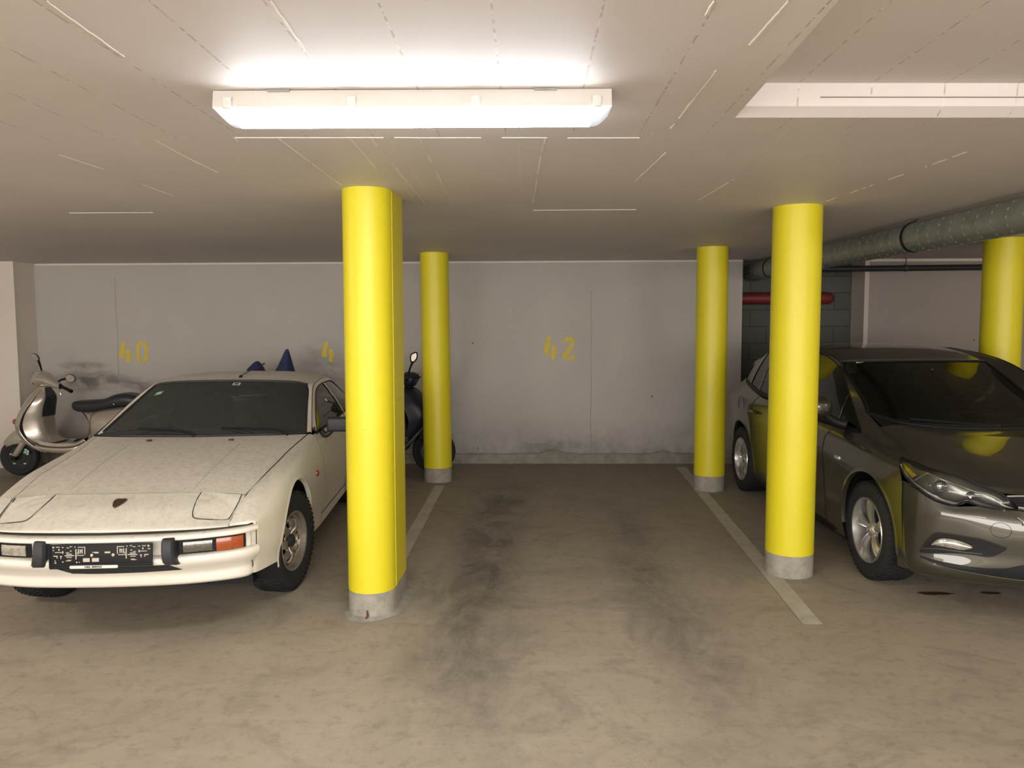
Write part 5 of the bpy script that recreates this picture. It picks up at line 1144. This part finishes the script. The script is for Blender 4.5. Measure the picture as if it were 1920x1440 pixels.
    G = np.array(G); m = MB().grid(G, close_u=True); m.poly(G[0]); m.poly(G[-1][::-1]); m.build('mirror_shell', 'dark', e)
    MB().tube([(-.50, sg * .80, .930), (-.52, sg * .86, .945), (-.555, sg * .92, .985)], [.035, .030, .030], 12, n=10).build('mirror_foot', 'black', e)
    MB().box((-.616, sg * .995, 1.045), (.004, .18, .115), None, .002).build('mirror_glass', 'chrome', e)
    MB().grid(q(np.array([pa + [0, .008, -.01], pa * .4 + pb * .6 + [0, .008, 0]]))).build('mirror_triangle', 'black', c)
for P1 in ([(-.20, .60, .985), (-.20, .35, .965), (-.17, .08, .960)], [(-.17, .02, .962), (-.22, -.22, .975), (-.30, -.46, .990)]):
    MB().tube(P1, .008, 6, n=16).build('wiper', 'black', c)
# windscreen sticker, rear view mirror
def hsticker(s_, l_, w_, h_, mats, G_):
    e = bpy.data.objects.new('windscreen_sticker', None); COL.objects.link(e); e.parent = c
    for k, (mt, f_) in enumerate(mats):
        gg = np.array([drape([(s_ + a_ * h_ * f_, l_ + b_ * w_ * f_) for b_ in (-.5, 0, .5)], G_, .004 + .0015 * k) for a_ in (-.5, 0, .5)]); MB().grid(gg).build('sticker_layer', mt, e)
hsticker(-1.11, -.445, .055, .045, (('sticker', 1), ('stickergreen', .4)), mir(GW))
it = bpy.data.objects.new('cabin', None); COL.objects.link(it); it.parent = c
G = [(-.95 + .05 * np.sign(cos(a)) * abs(cos(a)) ** .6 * .3, .125 * np.sign(cos(a)) * abs(cos(a)) ** .6, 1.235 + .035 * np.sign(sin(a)) * abs(sin(a)) ** .6) for a in np.linspace(0, 2 * pi, 30)]
m = MB(); m.tube([(-.88, 0, 1.29), (-.93, 0, 1.25)], .012, 8); m.box((-.945, 0, 1.238), (.02, .25, .07), None, .01); m.build('rear_view_mirror', 'interior', it)
MB().box((-.62, 0, .86), (.50, 1.36, .14), None, .05).box((-.80, .36, .93), (.14, .34, .07), None, .02).build('dashboard', 'interior', it)
for l_ in (-.36, .36):
    MB().box((-1.45, l_, .52), (.50, .50, .16), None, .06).box((-1.74, l_, .86), (.14, .48, .62), [[cos(.22), 0, -sin(.22)], [0, 1, 0], [sin(.22), 0, cos(.22)]], .06).box((-1.86, l_, 1.22), (.09, .27, .18), None, .04).build('seat', 'seatcloth', it)
MB().box((-2.55, 0, .88), (.16, 1.25, .55), None, .06).box((-2.62, .36, 1.20), (.09, .26, .13), None, .03).box((-2.62, -.36, 1.20), (.09, .26, .13), None, .03).box((-2.3, 0, .50), (.5, 1.25, .14), None, .04).build('rear_seat', 'seatcloth', it)
G = [(-1.02 + .09 * sin(a) * .5, .36 + .185 * cos(a), .96 + .165 * sin(a)) for a in np.linspace(0, 2 * pi, 30)]; MB().tube(G, .013, 8, cap=False).tube([G[0], G[15]], .012, 6).build('steering_wheel', 'greytrim', it)
MB().box((-1.4, 0, .34), (2.2, 1.5, .1)).build('cabin_floor', 'interior', it)
MB().box((-1.3, 0, .24), (3.6, 1.25, .08)).build('underbody', 'black', c)
for s_ in (0, -2.662):
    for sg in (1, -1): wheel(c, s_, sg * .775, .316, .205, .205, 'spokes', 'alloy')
# indicator of the numberless plate recess is outside the picture; aerial fin
MB().grid(loft([[(-2.93, .0, 1.395), (-2.99, 0, 1.43), (-3.06, 0, 1.445), (-3.07, 0, 1.38)], [(-2.93, .02, 1.39), (-2.99, .016, 1.40), (-3.06, .014, 1.40), (-3.07, .01, 1.38)]], 12, 4)).grid(loft([[(-2.93, .0, 1.395), (-2.99, 0, 1.43), (-3.06, 0, 1.445), (-3.07, 0, 1.38)], [(-2.93, -.02, 1.39), (-2.99, -.016, 1.40), (-3.06, -.014, 1.40), (-3.07, -.01, 1.38)]], 12, 4)).build('roof_aerial', 'black', c)
# ------------------------------------------------------------------ scooters
def shell(rows, nu=24, nv=20): return loft(rows, nu, nv)
def my(A_): A_ = np.array(A_, float).copy(); A_[..., 1] *= -1; return A_
def bothy(m, G): m.grid(G); m.grid(my(G), True); return m
V = thing('classic_scooter', 'silver retro scooter with black seat standing along the wall under number 40', 'scooter', (-5.84, 8.20, 0), 0.0)
c = V
def swheel(parent, x, R, w, tr, mat_rim, tilt=0.0):
    e = bpy.data.objects.new('wheel', None); COL.objects.link(e); e.parent = parent; e.location = (x, 0, R); e.rotation_euler = (0, 0, tilt)
    hw = w / 2; MB().lathe([(tr, -hw * .7), (tr + .02, -hw), (R - .02, -hw * .9), (R - .004, -hw * .5), (R, 0), (R - .004, hw * .5), (R - .02, hw * .9), (tr + .02, hw), (tr, hw * .7)], (0, 0, 0), 'y', 48).build('tyre', 'tyre', e)
    MB().lathe([(tr + .004, -hw * .72), (tr - .008, -hw * .8), (tr - .016, -hw * .4), (tr * .55, -hw * .35), (tr * .5, -hw * .5), (.03, -hw * .55), (.028, -hw * 1.0), (.0005, -hw * 1.02)], (0, 0, 0), 'y', 40).build('rim', mat_rim, e)
    m = MB()
    for k in range(5):
        a = 2 * pi * k / 5 + .3; m.box((tr * .72 * cos(a), -hw * .45, tr * .72 * sin(a)), (.030, .012, .018), None, .004)
    m.build('rim_slots', 'alloy', e)
    return e
swheel(c, 0.0, .207, .095, .130, 'seatcloth', 0.12); swheel(c, 1.27, .207, .10, .130, 'seatcloth')
# front mudguard
m = MB()
FD = [[(-.157, 0, .385), (-.125, 0, .430), (-.06, 0, .480), (.03, 0, .522), (.12, 0, .520)],
      [(-.150, -.045, .378), (-.11, -.050, .415), (-.05, -.055, .465), (.035, -.058, .505), (.12, -.06, .505)],
      [(-.130, -.068, .355), (-.09, -.075, .380), (-.02, -.080, .420), (.06, -.082, .440), (.13, -.082, .440)],
      [(-.100, -.070, .325), (-.06, -.078, .335), (.0, -.084, .355), (.08, -.086, .360), (.155, -.086, .350)]]
bothy(m, shell(FD)); m.build('front_mudguard', 'silver', c, thick=.003)
MB().tube([(.10, -.075, .38), (.03, -.085, .27), (-.02, -.085, .215)], [.034, .032, .024], 12, n=14).build('suspension_arm', 'silver', c)
MB().lathe([(.0005, -.115), (.026, -.112), (.034, -.09), (.034, -.06)], (-.01, 0, .207), 'y', 24).build('hub_cover', 'black', c)
e = bpy.data.objects.new('inspection_sticker', None); COL.objects.link(e); e.parent = c
MB().box((.135, -.092, .275), (.055, .003, .05), [[cos(.5), 0, sin(.5)], [0, 1, 0], [-sin(.5), 0, cos(.5)]]).build('sticker_layer', 'sticker', e)
MB().lathe([(.010, -.0955), (.022, -.0955)], (.127, 0, .272), 'y', 24).build('sticker_ring', 'stickergreen', e)
# leg shield
LS = [[(.275, 0, .985), (.180, 0, .878), (.100, 0, .742), (.048, 0, .616), (.042, 0, .540), (.080, 0, .455), (.150, 0, .375), (.26, 0, .30), (.40, 0, .255)],
      [(.285, -.05, .985), (.190, -.09, .875), (.112, -.11, .740), (.065, -.12, .616), (.062, -.12, .540), (.10, -.12, .455), (.17, -.11, .375), (.27, -.10, .30), (.40, -.10, .255)],
      [(.305, -.07, .985), (.235, -.16, .860), (.160, -.20, .730), (.115, -.215, .610), (.112, -.21, .530), (.145, -.20, .450), (.205, -.185, .375), (.295, -.17, .31), (.41, -.165, .275)],
      [(.330, -.06, .975), (.285, -.165, .850), (.215, -.218, .720), (.172, -.232, .600), (.168, -.228, .525), (.200, -.215, .450), (.250, -.20, .385), (.325, -.185, .33), (.42, -.175, .300)]]
GLS = shell(LS, 50, 24); m = MB(); bothy(m, GLS); m.build('leg_shield', 'silver', c)
for sg in (1, -1): MB().tube((GLS[-1] if sg > 0 else my(GLS[-1]))[:], .0075, 8).build('shield_rim', 'silver', c)
IN = [[(.350, 0, .985), (.385, 0, .87), (.365, 0, .75), (.35, 0, .62), (.365, 0, .50), (.40, 0, .42), (.47, 0, .385)],
      [(.345, -.05, .98), (.375, -.10, .87), (.350, -.12, .75), (.335, -.12, .62), (.35, -.12, .50), (.39, -.12, .42), (.47, -.12, .385)],
      [(.320, -.06, .975), (.30, -.155, .85), (.235, -.205, .72), (.20, -.218, .60), (.21, -.21, .50), (.26, -.20, .42), (.36, -.19, .37)]]
Gi = shell(IN, 50, 18)
m = MB(); bothy(m, Gi); m.build('inner_shield', 'silver', c)
m = MB(); bothy(m, Gi[:9, 1:23] + [.006, 0, 0]); m.build('glove_box', 'vinyl', c)
MB().lathe([(.0005, .035), (.012, .034), (.018, .026), (.022, 0)], (.385, 0, .86), 'x', 20).build('ignition_lock', 'black', c)
MB().lathe([(.0005, -.026), (.018, -.022), (.030, -.006), (.032, .01)], (.082, -.165, .612), 'y', 24).build('indicator_lamp', 'orange', c)
# floor
FL = [[(.36, 0, .395), (.45, 0, .375), (.60, 0, .372), (.72, 0, .38), (.80, 0, .43)], [(.36, -.15, .395), (.45, -.16, .372), (.60, -.165, .368), (.72, -.16, .378), (.80, -.12, .43)],
      [(.33, -.185, .375), (.43, -.19, .345), (.60, -.195, .338), (.74, -.185, .355), (.83, -.13, .40)], [(.31, -.185, .345), (.42, -.18, .290), (.60, -.18, .275), (.76, -.17, .285), (.88, -.12, .30)], [(.40, 0, .255), (.45, 0, .25), (.60, 0, .25), (.76, 0, .25), (.88, 0, .27)]]
m = MB(); bothy(m, shell(FL, 30, 20)); m.build('footboard', 'silver', c)
for (a, b_, r_) in (((.265, .435), (.80, .395), .010),):
    MB().tube([(.235, -.212, .440), (.30, -.203, .385), (.40, -.198, .352), (.60, -.200, .340), (.74, -.190, .352), (.83, -.140, .395)], .009, 8, n=40).build('footboard_trim', 'silver_dk', c)
G = shell([[(.300, -.165, .445), (.36, -.170, .405), (.45, -.17, .385), (.60, -.172, .379), (.74, -.165, .388), (.80, -.13, .42)], [(.31, -.195, .410), (.37, -.196, .375), (.45, -.197, .356), (.60, -.200, .349), (.74, -.190, .362), (.82, -.140, .40)]], 30, 4)
m = MB(); bothy(m, G); m.build('foot_mat', 'matt', c)
# central body and side cowls
BD = []
for x, z0, z1, hw in ((.765, .36, .705, .075), (.80, .30, .712, .095), (.90, .285, .715, .120), (1.02, .30, .735, .135), (1.2, .38, .765, .14), (1.4, .48, .785, .12), (1.55, .55, .76, .07), (1.60, .60, .70, .02)):
    BD.append([(x + (.08 * (z1 - .38) * 0), -hw * max(0, cos(a)) ** .6 * (1 if True else 1), (z0 + z1) / 2 + (z1 - z0) / 2 * sin(a)) for a in np.linspace(-pi / 2, pi / 2, 12)])
BD[0] = [(.79 + .065 * sin(pi * min(1, max(0, (p[2] - .36) / .345))) , p[1], p[2]) for p in BD[0]]
BD[1] = [(.80 + .065 * sin(pi * min(1, max(0, (p[2] - .36) / .345))) , p[1], p[2]) for p in BD[1]]
m = MB(); bothy(m, shell(BD, 24, 30)); m.build('body_shell', 'silver', c)
MB().tube([(.745, -.03, .705), (.80, -.06, .66), (.842, -.072, .60), (.848, -.075, .53), (.825, -.075, .46), (.77, -.10, .405), (.69, -.15, .383)], .008, 8, n=40).build('body_edge', 'silver_dk', c)
CW = []
for x, z0, z1, d in ((.885, .50, .60, .0), (.895, .44, .665, .03), (.93, .385, .70, .075), (1.0, .34, .725, .105), (1.12, .315, .745, .125), (1.28, .33, .765, .125), (1.42, .40, .765, .095), (1.54, .50, .74, .05), (1.60, .58, .69, .0)):
    CW.append([(x, -(.115 + d * max(0, cos(a)) ** .7), (z0 + z1) / 2 + (z1 - z0) / 2 * sin(a)) for a in np.linspace(-pi / 2, pi / 2, 14)])
GC = shell(CW, 28, 34)
for sg in (1, -1): MB().grid(GC if sg > 0 else my(GC)).build('side_cowl', 'silver', c)
MB().tube([GC[i, 0] for i in range(33, 0, -1)] + [GC[0, j] for j in range(28)] + [GC[i, -1] for i in range(33)], .009, 6).build('cowl_edge', 'silver_dk', c)
# seat
ST = []
for x, zb, zt, hw in ((.640, .765, .795, .03), (.655, .735, .815, .07), (.70, .712, .828, .095), (.80, .700, .835, .115), (.93, .708, .842, .125), (1.04, .728, .860, .135), (1.14, .748, .900, .14), (1.24, .762, .915, .14), (1.34, .772, .900, .13), (1.44, .785, .865, .10), (1.48, .80, .835, .05)):
    ST.append([(x, -hw * max(0.0, cos(a)) ** .45, (zb + zt) / 2 + (zt - zb) / 2 * sin(a)) for a in np.linspace(-pi / 2, pi / 2, 12)])
m = MB(); bothy(m, shell(ST, 26, 36)); m.build('seat', 'vinyl', c)
MB().lathe([(.0005, -.150), (.006, -.148), (.007, -.13)], (1.165, 0, .80), 'y', 12).build('seat_stud', 'chrome', c)
# steering head, turned towards the aisle
HD = []
for t_, r1, r2, z_, x_, y_ in ((0, .02, .02, 1.06, .215, .02), (.1, .055, .062, 1.06, .228, .015), (.25, .080, .085, 1.055, .26, .005), (.45, .088, .078, 1.062, .325, -.01), (.65, .070, .060, 1.045, .41, -.04), (.82, .045, .042, 1.015, .49, -.075), (1.0, .026, .026, .990, .565, -.105)):
    HD.append([(x_ + .25 * r1 * cos(a) * .6, y_ + 1.15 * r1 * cos(a), z_ + 1.15 * r2 * sin(a)) for a in np.linspace(0, 2 * pi, 20, endpoint=False)])
G = shell(HD, 20, 30); G = catmull(np.array(HD), 30); MB().grid(G, close_u=True).build('handlebar_cover', 'silver', c)
MB().tube([(.315, 0, .95), (.33, 0, 1.03)], [.05, .055], 16).build('steering_neck', 'silver_dk', c)
MB().lathe([(.0005, -.028), (.030, -.022), (.045, -.004), (.048, .012)], (.250, -.055, 1.035), 'y', 28).build('headlight', 'chrome', c)
MB().tube([(.555, -.10, .995), (.70, -.15, .945)], .017, 12).tube([(.69, -.147, .948), (.715, -.155, .94)], .020, 12).build('grip', 'black', c)
MB().tube([(.52, -.10, .98), (.57, -.15, .96), (.595, -.17, .935), (.605, -.17, .905)], .006, 8, n=14).build('brake_lever', 'alloy', c)
MB().tube([(.23, .06, 1.10), (.17, .09, 1.112), (.12, .11, 1.115)], .005, 8, n=8).build('brake_lever', 'alloy_old', c)
MB().tube([(.235, .05, 1.09), (.19, .22, 1.06)], .016, 10).build('grip', 'black', c)
def smirror(stem, ctr, rx_, rz_, rot):
    e = bpy.data.objects.new('mirror', None); COL.objects.link(e); e.parent = c
    MB().tube(stem, [.009, .011, .013, .010], 8, n=12).build('mirror_stem', 'black', e)
    G = []
    for k, yy in ((.02, -.014), (.85, -.014), (1, -.008), (.95, .012), (.6, .028), (.02, .034)):
        G.append([(ctr[0] + k * (rx_ * cos(a) * cos(rot) - rz_ * sin(a) * sin(rot)), ctr[1] + yy, ctr[2] + k * (rx_ * cos(a) * sin(rot) + rz_ * sin(a) * cos(rot))) for a in np.linspace(0, 2 * pi, 28, endpoint=False)])
    m = MB().grid(np.array(G), close_u=True); m.build('mirror_shell', 'greytrim', e)
    G2 = [[(ctr[0] + k * .86 * (rx_ * cos(a) * cos(rot) - rz_ * sin(a) * sin(rot)), ctr[1] - .0155, ctr[2] + k * .86 * (rx_ * cos(a) * sin(rot) + rz_ * sin(a) * cos(rot))) for a in np.linspace(0, 2 * pi, 28, endpoint=False)] for k in (.02, 1)]
    MB().grid(np.array(G2), close_u=True).build('mirror_glass', 'alloy_old', e)
smirror([(.28, .02, 1.14), (.24, .06, 1.19), (.20, .10, 1.235), (.175, .12, 1.27)], (.150, .12, 1.295), .052, .030, -.85)
smirror([(.50, -.06, 1.03), (.55, -.08, 1.055), (.60, -.09, 1.068), (.65, -.10, 1.075)], (.685, -.11, 1.078), .055, .044, -.2)
MB().box((1.55, 0, .62), (.04, .10, .06), None, .015).build('tail_lamp', 'red', c)
MB().tube([(.95, -.10, .27), (1.1, -.17, .16), (1.2, -.17, .14), (1.5, -.17, .16)], [.02, .045, .05, .04], 12, n=16).build('exhaust', 'black', c)
MB().tube([(.62, -.10, .26), (.66, -.17, .01)], .011, 8).tube([(.62, .10, .26), (.66, .17, .01)], .011, 8).tube([(.66, -.17, .011), (.66, .17, .011)], .011, 8).build('centre_stand', 'black', c)
MB().box((.95, 0, .33), (.6, .16, .16), None, .03).build('engine_block', 'black', c)

# dark scooter half hidden behind the thick column (nose to the right)
Dk = thing('modern_scooter', 'dark navy scooter half hidden between the two yellow columns by the back wall', 'scooter', (-1.30, 8.50, 0), 0.0)
c = Dk
swheel(c, 0, .24, .11, .16, 'greytrim'); swheel(c, -1.18, .24, .12, .16, 'greytrim')
m = MB(); bothy(m, shell([[(.20, 0, .37), (.10, 0, .48), (-.04, 0, .52), (-.18, 0, .44)], [(.19, -.05, .36), (.10, -.06, .46), (-.04, -.065, .50), (-.17, -.06, .43)], [(.16, -.07, .33), (.09, -.08, .39), (-.02, -.085, .42), (-.15, -.08, .37)]], 20, 10)); m.build('front_mudguard', 'navy', c, thick=.003)
FA = [[(-.30, 0, .955), (-.20, 0, .945), (-.10, 0, .86), (.00, 0, .80), (.05, 0, .70), (-.02, 0, .56), (-.10, 0, .47)],
      [(-.30, -.10, .95), (-.20, -.11, .925), (-.115, -.12, .84), (-.03, -.12, .775), (.01, -.12, .68), (-.05, -.12, .56), (-.12, -.10, .47)],
      [(-.30, -.17, .93), (-.24, -.19, .88), (-.17, -.22, .80), (-.10, -.23, .72), (-.08, -.23, .64), (-.14, -.21, .53), (-.20, -.18, .44)],
      [(-.34, -.16, .91), (-.33, -.20, .85), (-.30, -.23, .76), (-.26, -.24, .68), (-.24, -.24, .60), (-.26, -.22, .50), (-.30, -.20, .42)]]
m = MB(); bothy(m, shell(FA, 30, 20)); m.build('front_apron', 'navy', c)
for sg in (1, -1):
    MB().tube(np.array([(-.29, -.20 * sg, .80), (-.20, -.215 * sg, .765), (-.11, -.235 * sg, .69)]), .006, 6, n=14).build('fairing_line', 'greytrim', c)
    MB().grid(np.array([catmull([(-.03, -.13 * sg, .585), (-.11, -.19 * sg, .52), (-.22, -.22 * sg, .40), (-.34, -.22 * sg, .31), (-.7, -.21 * sg, .27)], 24), catmull([(-.03, -.135 * sg, .525), (-.13, -.20 * sg, .45), (-.24, -.225 * sg, .34), (-.36, -.225 * sg, .25), (-.7, -.215 * sg, .20)], 24)])).build('footboard_side', 'greytrim', c, thick=.02)
    MB().tube([(-.02, -.075 * sg, .24), (-.13, -.08 * sg, .50)], .020, 10).build('fork_leg', 'greytrim', c)
MB().box((-.55, 0, .29), (.50, .40, .10), None, .03).build('footboard', 'navy', c)
MB().box((-.33, 0, .62), (.10, .38, .62), [[cos(.2), 0, -sin(.2)], [0, 1, 0], [sin(.2), 0, cos(.2)]], .05).build('inner_shield', 'navy', c)
HB_ = []
for x_, r1, r2, z_ in ((-.335, .03, .03, 1.04), (-.31, .07, .075, 1.04), (-.26, .085, .085, 1.035), (-.20, .07, .072, 1.04), (-.165, .03, .035, 1.06)):
    HB_.append([(x_, r1 * 1.4 * cos(a), z_ + r2 * sin(a)) for a in np.linspace(0, 2 * pi, 18, endpoint=False)])
MB().grid(catmull(np.array(HB_), 16), close_u=True).build('handlebar_cover', 'navy', c)
MB().tube([(-.27, 0, .92), (-.27, 0, 1.0)], .05, 12).build('steering_neck', 'black', c)
MB().tube([(-.26, -.10, 1.04), (-.29, -.34, 1.05)], .017, 10).tube([(-.26, .10, 1.04), (-.29, .34, 1.05)], .017, 10).build('grip', 'black', c)
MB().tube([(-.20, -.14, 1.065), (-.15, -.18, 1.072), (-.105, -.20, 1.074)], [.008, .005, .008], 8, n=10).build('brake_lever', 'black', c)
MB().tube([(-.255, -.12, 1.10), (-.225, -.14, 1.18), (-.195, -.15, 1.24)], [.011, .010, .014], 8, n=10).build('mirror_stem', 'black', c)
e = bpy.data.objects.new('mirror', None); COL.objects.link(e); e.parent = c
P_ = [(-.215, 1.232), (-.222, 1.275), (-.210, 1.318), (-.165, 1.338), (-.150, 1.325), (-.152, 1.280), (-.180, 1.240)]
MB().tube([(x, -.15, z) for x, z in P_ + [P_[0]]], .0075, 8, n=40).build('mirror_frame', 'black', e); MB().poly([(x, -.15, z) for x, z in P_]).build('mirror_glass', 'alloy_old', e)
SB = []
for x, z0, z1, hw in ((-.74, .30, .72, .10), (-.82, .30, .76, .15), (-1.0, .36, .80, .18), (-1.20, .50, .84, .18), (-1.34, .60, .84, .13), (-1.43, .70, .80, .05)):
    SB.append([(x, -hw * max(0, cos(a)) ** .6, (z0 + z1) / 2 + (z1 - z0) / 2 * sin(a)) for a in np.linspace(-pi / 2, pi / 2, 12)])
m = MB(); bothy(m, shell(SB, 24, 24)); m.build('body_shell', 'navy', c)
SE = []
for x, z0, z1, hw in ((-.70, .74, .76, .05), (-.74, .73, .81, .12), (-.95, .77, .83, .15), (-1.15, .80, .87, .15), (-1.22, .82, .93, .15), (-1.34, .83, .93, .12), (-1.42, .85, .88, .06)):
    SE.append([(x, -hw * max(0, cos(a)) ** .5, (z0 + z1) / 2 + (z1 - z0) / 2 * sin(a)) for a in np.linspace(-pi / 2, pi / 2, 12)])
m = MB(); bothy(m, shell(SE, 24, 24)); m.build('seat', 'vinyl', c)
MB().box((-1.15, 0, .27), (.5, .22, .22), None, .05).build('engine_block', 'black', c)
MB().tube([(-.55, -.10, .26), (-.60, -.16, .011), (-.60, .16, .011), (-.55, .10, .26)], .011, 8).build('centre_stand', 'black', c)

# navy fabric cover with two peaks
xs = np.linspace(-3.68, -2.765, 90); ys = np.linspace(8.22, 8.78, 34); G = []
for yy in ys:
    r = []
    for xx in xs:
        u = (xx + 3.2225) / .4575; w_ = (yy - 8.50) / .28
        body = 1.0 * max(0.0, 1 - abs(u) ** 5) ** .35 * max(0.0, 1 - abs(w_) ** 5) ** .35
        d1 = sqrt(((xx + 3.285) / .150) ** 2 + ((yy - 8.5) / .17) ** 2); p1 = .235 * max(0, 1 - d1 ** 2.0)
        dx = (xx + 2.915); d2 = sqrt((dx / (.21 if dx < 0 else .125)) ** 2 + ((yy - 8.5) / .15) ** 2); p2 = .475 * max(0, 1 - d2) ** .88
        fold = .012 * sin(xx * 40 + yy * 17) * (1 if body > .2 else 0) + .02 * sin(xx * 11)
        r.append((xx + .012 * sin(body * 9 + yy * 30), yy + .012 * sin(xx * 34) * (1 - body), max(0.004, body * .975 + fold * (body > .1) + (p1 + p2) * (body > .5))))
    G.append(r)
tag(MB().grid(np.array(G)).build('fabric_cover', 'bluecloth', thick=.003), 'navy blue fabric cover rising in two peaks behind the roof of the cream coupe', 'cover')
for a in AREAS: area(*a)
for n_, l_, p_, c_ in POINTS:
    d_ = bpy.data.lights.new(n_, 'POINT'); d_.energy = p_; d_.color = c_; d_.shadow_soft_size = 0.2; o_ = bpy.data.objects.new(n_, d_); COL.objects.link(o_); o_.location = l_
w = bpy.data.worlds.new('world'); scene.world = w; w.use_nodes = True
w.node_tree.nodes['Background'].inputs[0].default_value = (0.9, 0.85, 0.8, 1); w.node_tree.nodes['Background'].inputs[1].default_value = 0.05
# ------------------------------------------------------------------ camera
F = 1458.65; p, y, r = radians(4.336), radians(2.9), radians(0.221)
from mathutils import Matrix, Vector
fwd = Vector((-sin(y) * cos(p), cos(y) * cos(p), -sin(p))); rt = Vector((cos(y), sin(y), 0)); up = rt.cross(fwd)
R_ = rt * cos(r) - up * sin(r); U_ = up * cos(r) + rt * sin(r)
cam = bpy.data.cameras.new('camera'); co = bpy.data.objects.new('camera', cam); COL.objects.link(co)
mm = Matrix((R_, U_, -fwd)).transposed().to_4x4(); mm.translation = Vector((0, 0, 1.63)); co.matrix_world = mm
cam.sensor_fit = 'HORIZONTAL'; cam.sensor_width = 36; cam.lens = F / 1920 * 36; cam.clip_start = 0.05
scene.camera = co
scene.view_settings.view_transform = 'Standard'; scene.view_settings.look = 'None'; scene.view_settings.exposure = EXPO
